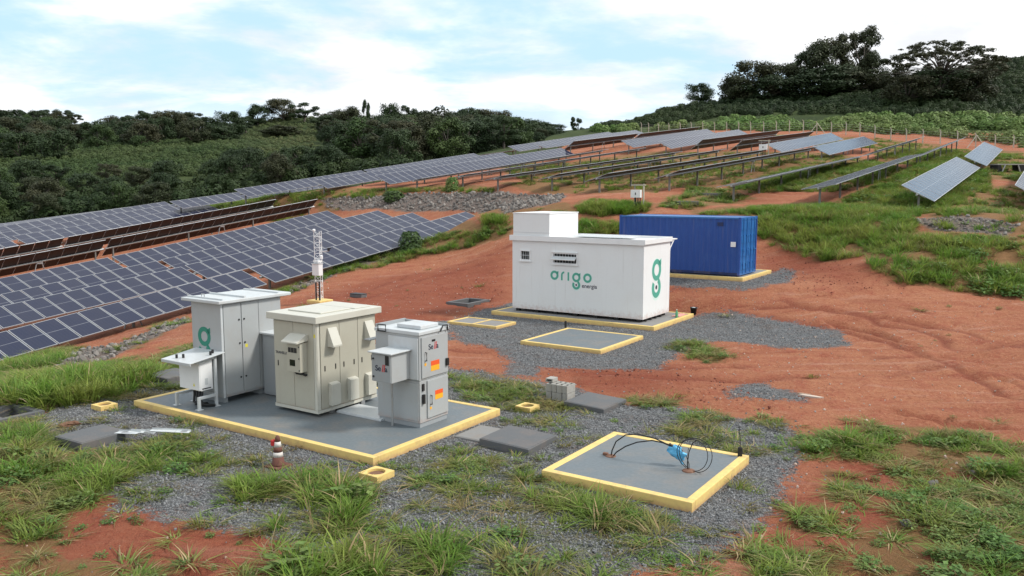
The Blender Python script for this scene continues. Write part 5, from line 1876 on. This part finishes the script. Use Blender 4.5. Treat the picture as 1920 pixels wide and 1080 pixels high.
def scatter(name, pts, rot, scl, src, label=None):
    me = bpy.data.meshes.new(name)
    me.vertices.add(len(pts))
    me.vertices.foreach_set('co', np.asarray(pts, np.float32).ravel())
    for nm, ty, arr in (('rot', 'FLOAT_VECTOR', rot), ('scl', 'FLOAT_VECTOR', scl)):
        a = me.attributes.new(nm, ty, 'POINT')
        a.data.foreach_set('vector', np.asarray(arr, np.float32).ravel())
    a = me.attributes.new('pick', 'INT', 'POINT')
    a.data.foreach_set('value', RNG.integers(0, len(src.objects), len(pts)).astype(np.int32))
    me.update()
    o = link(name, me)
    o['kind'] = 'stuff'
    if label:
        o['label'] = label
    ng = bpy.data.node_groups.new(name + '_nodes', 'GeometryNodeTree')
    ng.interface.new_socket('Geometry', in_out='INPUT', socket_type='NodeSocketGeometry')
    ng.interface.new_socket('Geometry', in_out='OUTPUT', socket_type='NodeSocketGeometry')
    gi, go = ng.nodes.new('NodeGroupInput'), ng.nodes.new('NodeGroupOutput')
    ci = ng.nodes.new('GeometryNodeCollectionInfo')
    ci.inputs['Collection'].default_value = src
    ci.inputs['Separate Children'].default_value = True
    ci.inputs['Reset Children'].default_value = True
    ip = ng.nodes.new('GeometryNodeInstanceOnPoints')
    ip.inputs['Pick Instance'].default_value = True

    def na(nm, ty):
        n = ng.nodes.new('GeometryNodeInputNamedAttribute')
        n.data_type = ty
        n.inputs['Name'].default_value = nm
        return n.outputs['Attribute']
    ng.links.new(gi.outputs[0], ip.inputs['Points'])
    ng.links.new(ci.outputs[0], ip.inputs['Instance'])
    ng.links.new(na('pick', 'INT'), ip.inputs['Instance Index'])
    ng.links.new(na('rot', 'FLOAT_VECTOR'), ip.inputs['Rotation'])
    ng.links.new(na('scl', 'FLOAT_VECTOR'), ip.inputs['Scale'])
    ng.links.new(ip.outputs[0], go.inputs[0])
    md = o.modifiers.new('scatter', 'NODES')
    md.node_group = ng
    return o


def sample(poly, dens):
    lo, hi = poly.min(0), poly.max(0)
    n = int(np.prod(hi - lo) * dens)
    if n == 0:
        return np.zeros((0, 2))
    p = RNG.uniform(lo, hi, (n, 2))
    return p[inside(poly, p[:, 0], p[:, 1])]


def blocked(x, y):
    m = pad_mask(x, y, .02) > .02
    f = np.stack([x, y], 1)
    a, b = f @ RX, f @ BX
    for q in LIDS:
        m |= (a > q[0]) & (a < q[1]) & (b > q[2]) & (b < q[3])
    return m


LIDS = [(-9.8, -8.5, 13.4, 14.65), (-9.85, -8.65, 16.95, 18.2), (-17.1, -16.05, 8.65, 9.8), (-21.1, -19.85, 8.95, 9.85), (-10.75, -10, 17.2, 18.0), (-10.6, -9.75, 13.6, 14.7),
        (-21, -19.85, 13.15, 14.25), (-23.4, -22.1, 29.8, 31.4), (-8.75, -8.2, 8.4, 8.9), (-10.5, -9.95, 10.6, 11.2), (-12.5, -11.7, 9.7, 10.65), (-10.6, -9.8, 10.2, 11.3)]

bags = {'tall': [], 'short': [], 'weed': []}


def to_px(x, y, z):
    z = z - CAMH
    f = y * math.cos(PITCH) - z * math.sin(PITCH)
    return 960 + FPX * x / f, 540 - FPX * (y * math.sin(PITCH) + z * math.cos(PITCH)) / f


for poly, dens, hgt, kw, patch, pxp in GRASS:
    hgt = hgt * .82
    if poly[:, 1].mean() < 22:
        hgt, dens, patch = hgt * .86, dens * .8, patch + .035
    p = sample(poly, dens)
    if not len(p):
        continue
    p = p + RNG.normal(0, .12, p.shape)
    nz = fbm(p[:, 0], p[:, 1], .9, 3, 51)
    dfac = np.clip((nz - patch - .06) / .12, 0, 1)
    keep = (RNG.random(len(p)) < dfac) & ~blocked(p[:, 0], p[:, 1])
    p, nz = p[keep], nz[keep]
    hh = hgt * np.clip(RNG.normal(1, .28, len(p)), .4, 1.9) * (.72 + .7 * (nz - .3))
    zb = smooth_h(p[:, 0], p[:, 1])
    ok = np.zeros(len(p), bool)
    for fct in (1, .62, .36):         # the tips have to stay inside the patch as seen, not only the roots
        tip = inside(pxp, *to_px(p[:, 0], p[:, 1], zb + hh * fct * .85))
        hh = np.where(~ok & tip, hh * fct, hh)
        ok |= tip
    p, hh = p[ok], hh[ok]
    kind = RNG.choice(3, len(p), p=np.array(kw) / sum(kw))
    for k, nm in enumerate(('tall', 'short', 'weed')):
        s = kind == k
        bags[nm].append(np.column_stack([p[s], hh[s]]))
for poly, dens, hgt, kw, patch, pxp in GRASS:      # matted low growth under the tufts of the near patches
    if poly[:, 1].mean() > 34:
        continue
    p = sample(poly, 18)
    p = p + RNG.normal(0, .25, p.shape)
    nz = fbm(p[:, 0], p[:, 1], .9, 3, 51)
    p = p[(RNG.random(len(p)) < np.clip((nz - patch - .07) / .12, .02, 1)) & ~blocked(p[:, 0], p[:, 1])]
    hh = RNG.uniform(.05, .16, len(p))
    w_ = RNG.random(len(p)) < .3
    bags['weed'].append(np.column_stack([p[w_], hh[w_]]))
    bags['short'].append(np.column_stack([p[~w_], hh[~w_]]))
# thin sprinkle of single tufts on bare ground
for poly, dens in ((region((0, 900), (500, 950), (900, 930), (1450, 1000), (1700, 850), (1920, 950), (1920, 1100), (0, 1100)), 5.0),
                   (region((840, 700), (1500, 800), (1450, 960), (1000, 900), (250, 860), (100, 800), (300, 700)), 3.2),
                   (region((1260, 600), (1900, 560), (1900, 800), (1300, 740)), .10), (region((560, 520), (940, 460), (900, 560), (560, 600)), .12)):
    p = sample(poly, dens)
    p = p[~blocked(p[:, 0], p[:, 1])]
    hh = RNG.uniform(.04, .15, len(p)) * (1 + (RNG.random(len(p)) < .1) * 1.2)
    s = RNG.random(len(p)) < .45
    bags['short'].append(np.column_stack([p[s], hh[s]]))
    bags['weed'].append(np.column_stack([p[~s], hh[~s] * .9]))
for nm, src, lab in (('tall', S_TALL, 'tall_grass'), ('short', S_SHORT, 'short_grass'), ('weed', S_WEED, 'low_weeds')):
    a = np.concatenate(bags[nm])
    z = ground_h(a[:, 0], a[:, 1]) - .01
    n = len(a)
    rot = np.column_stack([RNG.normal(0, .12, n), RNG.normal(0, .12, n), RNG.uniform(0, 6.28, n)])
    wide = RNG.uniform(.8, 1.25, n)
    if nm == 'weed':
        s3 = np.column_stack([a[:, 2] * 3.6 * wide] * 2 + [a[:, 2] * 3.6])
    elif nm == 'short':
        s3 = np.column_stack([(.45 + a[:, 2] * 1.2) * wide] * 2 + [a[:, 2] * 1.15])
    else:
        s3 = np.column_stack([(.35 + a[:, 2] * .9) * wide] * 2 + [a[:, 2] * 1.15])
    scatter(lab, np.column_stack([a[:, :2], z]), rot, s3, src)
    print(lab, n)


def scatter_flat(name, polys, dens, smin, smax, src, power=2.0, lift=0.0, block=True, fade=None, gauss=.08):
    P = []
    for poly in polys:
        p = sample(poly, dens)
        if len(p):
            P.append(p + RNG.normal(0, gauss, p.shape))
    p = np.concatenate(P)
    if block:
        p = p[~blocked(p[:, 0], p[:, 1])]
    if fade is not None:
        p = p[RNG.random(len(p)) < fade(p)]
    n = len(p)
    s = smin + (smax - smin) * RNG.random(n) ** power
    z = ground_h(p[:, 0], p[:, 1]) + s * lift
    rot = RNG.uniform(0, 6.28, (n, 3))
    scatter(name, np.column_stack([p, z]), rot, np.column_stack([s * RNG.uniform(.8, 1.3, n), s * RNG.uniform(.8, 1.3, n), s]), src)
    print(name, n)


scatter_flat('gravel_stones', GRAVEL, 420, .018, .055, S_GRAV, 1.6, .1, gauss=.16, fade=lambda p: np.clip(1.5 - p[:, 1] / 34, .25, 1) * np.clip((mask(GRAVEL, p[:, 0], p[:, 1], .75) + (fbm(p[:, 0], p[:, 1], 1.2, 3, 88) - .5) * 1.2 - .35) / .3, .03, 1))
scatter_flat('stray_gravel', GRAVEL, 16, .02, .06, S_GRAV, 1.6, .1, gauss=.75)
scatter_flat('rubble_rocks', RUBBLE[:1], 13, .12, .40, S_ROCK, 2.0, .12, block=False)
scatter_flat('ditch_rocks', RUBBLE[1:3], 20, .07, .28, S_ROCK, 2.0, .12, block=False)
scatter_flat('rubble_stones', [RUBBLE[3]], 5, .08, .3, S_ROCK, 2.2, .12, block=False)
scatter_flat('pale_pebbles', [region((0, 950), (500, 1000), (560, 1100), (0, 1100)), region((1300, 1050), (1500, 860), (1900, 850), (1900, 1100)), region((1260, 560), (1900, 560), (1900, 800), (1500, 800), (1200, 720)), region((560, 520), (940, 450), (950, 560), (850, 660), (560, 600))],
             5.0, .015, .075, S_PEB, 3.5, .15)
scatter_flat('red_clods', [region((1000, 690), (1300, 690), (1500, 780), (1180, 740)), region((1420, 480), (1560, 480), (1700, 540), (1500, 560)), region((700, 560), (940, 500), (940, 560))], 16, .02, .09,
             source([rock('c', M_CLOD, s + 31) for s in range(3)], 'clod_source'), 2.5, .1)
scatter_flat('dry_straw', [region((430, 880), (900, 930), (1250, 960), (1250, 1100), (430, 1100)), region((1260, 820), (1490, 830), (1480, 880), (1420, 860)), region((860, 720), (1060, 740), (1060, 800), (880, 780))], 2.2, .3, .8, S_STRAW, 1.5, .02)

# ------------------------------------------------------------------ hills: planted rows and scrub


def plant_rows(name, polys, dens, smin, smax, src, hz=.9, patch=0.0, rows=0.0, ang=.6):
    P = [sample(q, dens) for q in polys]
    p = np.concatenate(P)
    if rows:
        d = np.array([math.cos(ang), math.sin(ang)])
        c = p @ d
        ph = np.abs((c / rows) % 1 - .5)
        p = p[(ph < .28) | (RNG.random(len(p)) < .12)]
    if patch:
        nz = fbm(p[:, 0], p[:, 1], .06, 3, 77)
        p = p[nz > patch]
    n = len(p)
    s = RNG.uniform(smin, smax, n)
    z = ground_h(p[:, 0], p[:, 1]) - .1
    scatter(name, np.column_stack([p, z]), np.column_stack([np.zeros(n), np.zeros(n), RNG.uniform(0, 6.28, n)]), np.column_stack([s * RNG.uniform(.85, 1.25, n), s * RNG.uniform(.85, 1.25, n), s * hz]), src)
    print(name, n)


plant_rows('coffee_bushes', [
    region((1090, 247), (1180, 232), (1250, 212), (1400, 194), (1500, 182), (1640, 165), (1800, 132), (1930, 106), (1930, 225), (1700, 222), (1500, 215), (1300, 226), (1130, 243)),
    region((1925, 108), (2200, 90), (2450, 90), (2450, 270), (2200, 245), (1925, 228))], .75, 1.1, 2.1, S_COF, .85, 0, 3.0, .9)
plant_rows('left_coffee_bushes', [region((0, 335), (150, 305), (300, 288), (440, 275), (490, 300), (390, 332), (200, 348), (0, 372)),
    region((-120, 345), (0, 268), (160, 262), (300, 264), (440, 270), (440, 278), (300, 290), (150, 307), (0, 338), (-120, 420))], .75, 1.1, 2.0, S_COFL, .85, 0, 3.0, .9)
plant_rows('field_plants', [region((440, 268), (480, 228), (540, 209), (590, 215), (600, 250), (560, 300), (640, 290), (660, 318), (560, 316), (470, 300))], .8, .7, 1.3, S_FLD, .7, 0, 2.6, .5)
plant_rows('hill_scrub', [region((1100, 250), (1200, 240), (1300, 232), (1500, 226), (1700, 228), (1930, 232), (1930, 276), (1760, 258), (1600, 250), (1400, 246), (1200, 247)), region((1925, 232), (2450, 270), (2450, 330), (1925, 280))], .6, .5, 2.6, S_SCR, .8, .42)
plant_rows('valley_scrub', [region((330, 385), (450, 360), (640, 330), (760, 322), (760, 300), (600, 322), (400, 345), (300, 362)), region((-60, 430), (120, 400), (330, 380), (300, 362), (0, 380), (-60, 400))], .5, 1.2, 3.0, S_COF, .9)

# ------------------------------------------------------------------ trees


def tree_meshes(seed, style, leafmat, nleaf=8500):
    """unit tree: height 1, crown width 1"""
    r = random.Random(seed)
    tr = MB()
    lumps = []
    if style == 'umbrella':
        th = .50
        for k in range(240):
            a, q = r.uniform(0, 6.28), .5 * math.sqrt(r.random())
            lumps.append((Vector((q * math.cos(a), q * math.sin(a), .95 - 1.35 * q * q - abs(r.gauss(0, .10)))), r.uniform(.016, .042), .7))
    elif style == 'slim':
        th = .35
        for k in range(16):
            z = r.uniform(.25, .95)
            q = .36 * math.sqrt(max(.05, 1 - ((z - .6) / .42) ** 2))
            a = r.uniform(0, 6.28)
            lumps.append((Vector((q * math.cos(a), q * math.sin(a), z)), r.uniform(.08, .14), .9))
    elif style == 'open':
        th = .42
        for k in range(18):
            a, q, z = r.uniform(0, 6.28), r.uniform(.05, .46), r.uniform(.42, .93)
            q *= math.sqrt(max(.1, 1 - ((z - .65) / .36) ** 2))
            lumps.append((Vector((q * math.cos(a), q * math.sin(a), z)), r.uniform(.07, .13), .7))
    else:
        th = .25
        for k in range(44):
            a, u = r.uniform(0, 6.28), r.uniform(-.8, 1)
            q = .40 * math.sqrt(max(0.02, 1 - u * u)) * r.uniform(.55, 1.08)
            lumps.append((Vector((q * math.cos(a), q * math.sin(a), .50 + .38 * u + r.uniform(-.03, .03))), r.uniform(.07, .18), .85))
    bend = Vector((r.uniform(-.04, .04), r.uniform(-.04, .04), 0))
    top = Vector((bend.x * 2, bend.y * 2, th))
    tk = .45 if style == 'umbrella' else 1.0
    tr.tube([(0, 0, -.25), (bend.x, bend.y, th * .5), top], [.035 * tk, .027 * tk, .022 * tk], 7)
    for c, rad, fl in lumps[::(6 if style == 'umbrella' else 2)]:
        mid = (top + c) / 2 + Vector((r.uniform(-.03, .03), r.uniform(-.03, .03), .02))
        tr.tube([top - Vector((0, 0, .04)), mid, c], [.016 * tk, .009 * tk, .003 * tk], 5)
    vs, fs = [], []
    tot = sum(l[1] ** 2 for l in lumps)
    for c, rad, fl in lumps:
        n = int(nleaf * rad * rad / tot)
        for k in range(n):
            d = Vector((r.gauss(0, 1), r.gauss(0, 1), r.gauss(0, 1) + .25)).normalized()
            q = rad * r.uniform(.55, 1.12) * (1 + .35 * noise.noise(d * 2.5 + c * 9))
            p = c + Vector((d.x * q, d.y * q, d.z * q * fl))
            nrm = (d + Vector((r.gauss(0, .32), r.gauss(0, .32), r.gauss(.3, .32)))).normalized()
            t1 = nrm.orthogonal().normalized()
            t1.rotate(Matrix.Rotation(r.uniform(0, 6.28), 3, nrm))
            t2 = nrm.cross(t1)
            s = .0195 * r.uniform(.55, 1.3) * {'umbrella': .48, 'open': .75}.get(style, 1)
            o = len(vs)
            vs += [p - t1 * s, p + t2 * s * .7, p + t1 * s, p - t2 * s * .7]
            fs.append((o, o + 1, o + 2, o + 3))
    me = bpy.data.meshes.new('crown')
    me.from_pydata([tuple(v) for v in vs], [], fs)
    me.materials.append(leafmat)
    me.update()
    return tr.mesh('trunk', M_TRUNK, True), me


VAR = {
    'round': [tree_meshes(1, 'round', F_TREE), tree_meshes(2, 'round', F_TREE), tree_meshes(3, 'round', F_TREE2), tree_meshes(4, 'round', F_TREE), tree_meshes(14, 'round', F_TREE2)],
    'open': [tree_meshes(5, 'open', F_TREE), tree_meshes(6, 'open', F_TREE2), tree_meshes(7, 'open', F_TREE)],
    'umbrella': [tree_meshes(8, 'umbrella', F_TREE2, 15000)],
    'slim': [tree_meshes(9, 'slim', F_TREE), tree_meshes(10, 'slim', F_TREE)],
    'fresh': [tree_meshes(11, 'round', F_TREE3), tree_meshes(12, 'round', F_TREE3)],
}
rt = random.Random(99)


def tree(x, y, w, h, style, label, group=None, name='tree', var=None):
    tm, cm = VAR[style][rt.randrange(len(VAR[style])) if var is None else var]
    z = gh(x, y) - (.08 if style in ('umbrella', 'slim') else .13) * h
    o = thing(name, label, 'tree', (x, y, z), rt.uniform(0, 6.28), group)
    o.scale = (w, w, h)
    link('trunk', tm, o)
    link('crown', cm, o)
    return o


def sky_tree(px, D, topy, wpx, style, label, group=None, var=None, minh=3.0):
    X = (px - 960) / FPX * D
    P = atD(px, topy, D)
    h = max(P[2] - gh(X, D), minh)
    return tree(X, D, wpx * D / FPX * 1.12, h * (1.10 if style in ('umbrella', 'slim') else 1.16), style, label, group, var=var)


GW = 'trees of the dark wood across the valley'
for i in range(14):
    sky_tree(-10 + i * 12.5 + rt.uniform(-4, 4), 415 + rt.uniform(-10, 15), 209 + rt.uniform(-5, 6), rt.uniform(28, 44), rt.choice(['round', 'open']), 'small distant tree on the far left ridge line', 'distant ridge trees')
for px, D, ty, w_, st, lab in [
    (493, 292, 194, 46, 'round', 'left tree of the three on the grassy hilltop'),
    (537, 296, 183, 62, 'round', 'tallest middle tree of the three on the grassy hilltop'),
    (574, 290, 192, 54, 'open', 'right spreading tree of the three on the grassy hilltop'),
    (690, 268, 193, 20, 'slim', 'thin spindly tree poking above the wood left of centre'),
    (736, 266, 191, 44, 'round', 'blocky tree rising above the wood left of centre'),
    (766, 268, 198, 46, 'open', 'open crowned tree beside the blocky one on the ridge'),
    (828, 266, 194, 42, 'umbrella', 'flat topped tree on the ridge above the middle of the wood'),
    (800, 268, 203, 40, 'umbrella', 'lower flat topped tree on the ridge, left of the taller one'),
    (655, 262, 199, 74, 'round', 'broad domed brownish tree on the ridge left of centre'),
    (1080, 215, 219, 26, 'slim', 'lone leaning tree in the saddle of the skyline'),
    (1303, 222, 155, 56, 'round', 'lone small tree on the skyline left of the big grove'),
    (272, 235, 254, 42, 'fresh', 'bright green round tree on the left hillside'),
    (420, 245, 235, 66, 'round', 'tall dark tree at the edge of the left coffee field'),
    (532, 262, 236, 74, 'round', 'dark tree standing in the pale hillside field'),
    (1400, 212, 114, 104, 'round', 'dense tree at the left end of the big hilltop grove'),
    (1462, 216, 118, 74, 'round', 'dark tree in the left half of the big hilltop grove'),
    (1495, 220, 92, 74, 'open', 'feathery tree left of the tallest in the hilltop grove'),
    (1545, 214, 66, 100, 'round', 'broad tallest dark tree in the hilltop grove'),
    (1596, 216, 48, 92, 'open', 'ragged tree with long side branches topping the hilltop grove'),
    (1622, 214, 100, 60, 'round', 'dark tree at the right end of the big hilltop grove'),
    (1540, 208, 122, 130, 'round', 'low dark tree under the tallest ones of the grove'),
    (1660, 205, 128, 70, 'round', 'low dark tree between the grove and the umbrella tree'),
    (1738, 188, 70, 205, 'umbrella', 'great spreading umbrella tree on the right hill'),
    (1690, 186, 140, 90, 'round', 'dark understorey tree left of the umbrella tree trunk'),
    (1790, 190, 132, 110, 'round', 'dark understorey tree right of the umbrella tree trunk'),
    (1375, 211, 142, 70, 'round', 'low tree at the left foot of the big grove'),
    (1432, 209, 140, 92, 'round', 'second low tree from the left at the foot of the grove'),
    (1500, 208, 138, 100, 'round', 'third low tree from the left at the foot of the grove'),
    (1585, 207, 132, 100, 'round', 'low tree at the right foot of the big grove'),
    (1735, 189, 128, 130, 'round', 'dark tree directly behind the umbrella tree trunk'),
    (1830, 215, 104, 60, 'open', 'small bare looking tree right of the umbrella tree'),
]:
    sky_tree(px, D, ty, w_, st, lab)
for px, ty in ((190, 224), (215, 219), (245, 214), (285, 206), (310, 208), (335, 206), (362, 208), (395, 218), (440, 207), (470, 218), (612, 214), (632, 208), (882, 199), (912, 204), (942, 210), (975, 221), (1005, 224), (1030, 232), (715, 212), (855, 212)):
    sky_tree(px, 272 + rt.uniform(-12, 14), ty, rt.uniform(52, 78), rt.choice(['round', 'round', 'open']), 'dark tree crown on the skyline of the wood across the valley', 'skyline trees of the wood')


SKX = [-100, 0, 100, 160, 200, 300, 360, 400, 440, 480, 540, 590, 620, 660, 700, 740, 830, 900, 950, 1000, 1040, 1060, 1100, 1200]
SKY = [212, 210, 212, 222, 226, 210, 212, 222, 212, 222, 216, 222, 218, 204, 210, 200, 204, 206, 214, 226, 238, 250, 262, 262]


def fill_wood(poly, n, hmin, hmax, label, group, styles=('round', 'round', 'round', 'open', 'fresh'), mind=7):
    lo, hi = poly.min(0), poly.max(0)
    pts = []
    tries = 0
    while len(pts) < n and tries < 6000:
        tries += 1
        p = RNG.uniform(lo, hi)
        if not inside(poly, p[:1], p[1:])[0]:
            continue
        if any((p[0] - q[0]) ** 2 + (p[1] - q[1]) ** 2 < mind ** 2 for q in pts):
            continue
        pts.append(p)
    for p in pts:
        h = rt.uniform(hmin, hmax)
        gz = gh(p[0], p[1])
        px = 960 + FPX * p[0] / p[1]
        cap = CAMH + (350 - np.interp(px, SKX, SKY) - rt.uniform(3, 22)) / FPX * p[1] - gz
        h = min(h, cap / .87)
        if h < 2.5:
            continue
        tree(p[0], p[1], h * rt.uniform(.95, 1.45), h, rt.choice(styles), label, group)
    print(label, len(pts))


ST = ('round', 'round', 'round', 'round', 'open', 'fresh')
fill_wood(region((-60, 240), (160, 236), (400, 240), (470, 245), (410, 272), (300, 280), (180, 288), (100, 312), (0, 324), (-60, 330)), 78, 8, 11.5, 'tree of the wood above the left coffee field', 'trees above the left coffee field', ST)
fill_wood(region((590, 250), (700, 240), (1050, 252), (1060, 268), (960, 276), (880, 292), (760, 318), (700, 322), (680, 300), (620, 280)), 80, 7.5, 11, 'tree of the wood in the middle of the far slope', 'trees of the middle slope', ST)
fill_wood(region((-60, 385), (0, 362), (60, 345), (150, 345), (300, 352), (400, 335), (480, 312), (560, 322), (640, 322), (640, 332), (440, 362), (330, 384), (0, 412), (-60, 420)), 60, 4, 6.5, 'tree in the valley just behind the left solar tables', 'valley trees behind the left tables', ST)
print('objects', len(bpy.data.objects))

# ------------------------------------------------------------------ single shrubs and two more covers up the slope


def shrub(px, py, w, h, mat, label, seed):
    P = hit(px, py)
    o = thing('shrub', label, 'shrub', (P[0], P[1], gh(*P) - .05), 0)
    b_ = bush('foliage', mat, seed, 620, .13)
    me = b_.data
    bpy.data.objects.remove(b_)
    o.scale = (w, w, h)
    link('foliage', me, o)
    part('stem', MB().tube([(0, 0, -.1), (.02, .01, .3), (.0, .03, .6)], [.03, .022, .01], 6), M_TRUNK, o)


shrub(770, 470, 1.5, 1.35, F_TREE3, 'dark green shrub at the panel edge right of the mast', 301)
shrub(848, 358, 1.2, 1.3, F_WEED, 'loose leafy shrub on the slope above the rubble', 302)
shrub(738, 376, 2.0, 1.0, F_TREE3, 'low dark bush at the upper edge of the rubble', 303)
for px, py, lab in ((1330, 366, 'dark cover slab in the weeds behind the blue container'), (1288, 383, 'dark cover slab on bare soil behind the blue container')):
    P = hit(px, py)
    t = thing('manhole_cover', lab, 'concrete lid', (P[0], P[1], gh(*P) - .04), -.1)
    part('slab', MB().box(-.65, .65, -.5, .5, 0, .22), M_LID, t, bevel=.02)
    part('rim', MB().box(-.55, .55, -.4, .4, .22, .23), M_LID, t)
scatter_flat('loose_stones', [region((1680, 915), (1770, 930), (1750, 1010), (1690, 1000)), region((1720, 870), (1840, 880), (1820, 910), (1720, 900))], 3, .06, .22, S_ROCK, 1.5, .15)
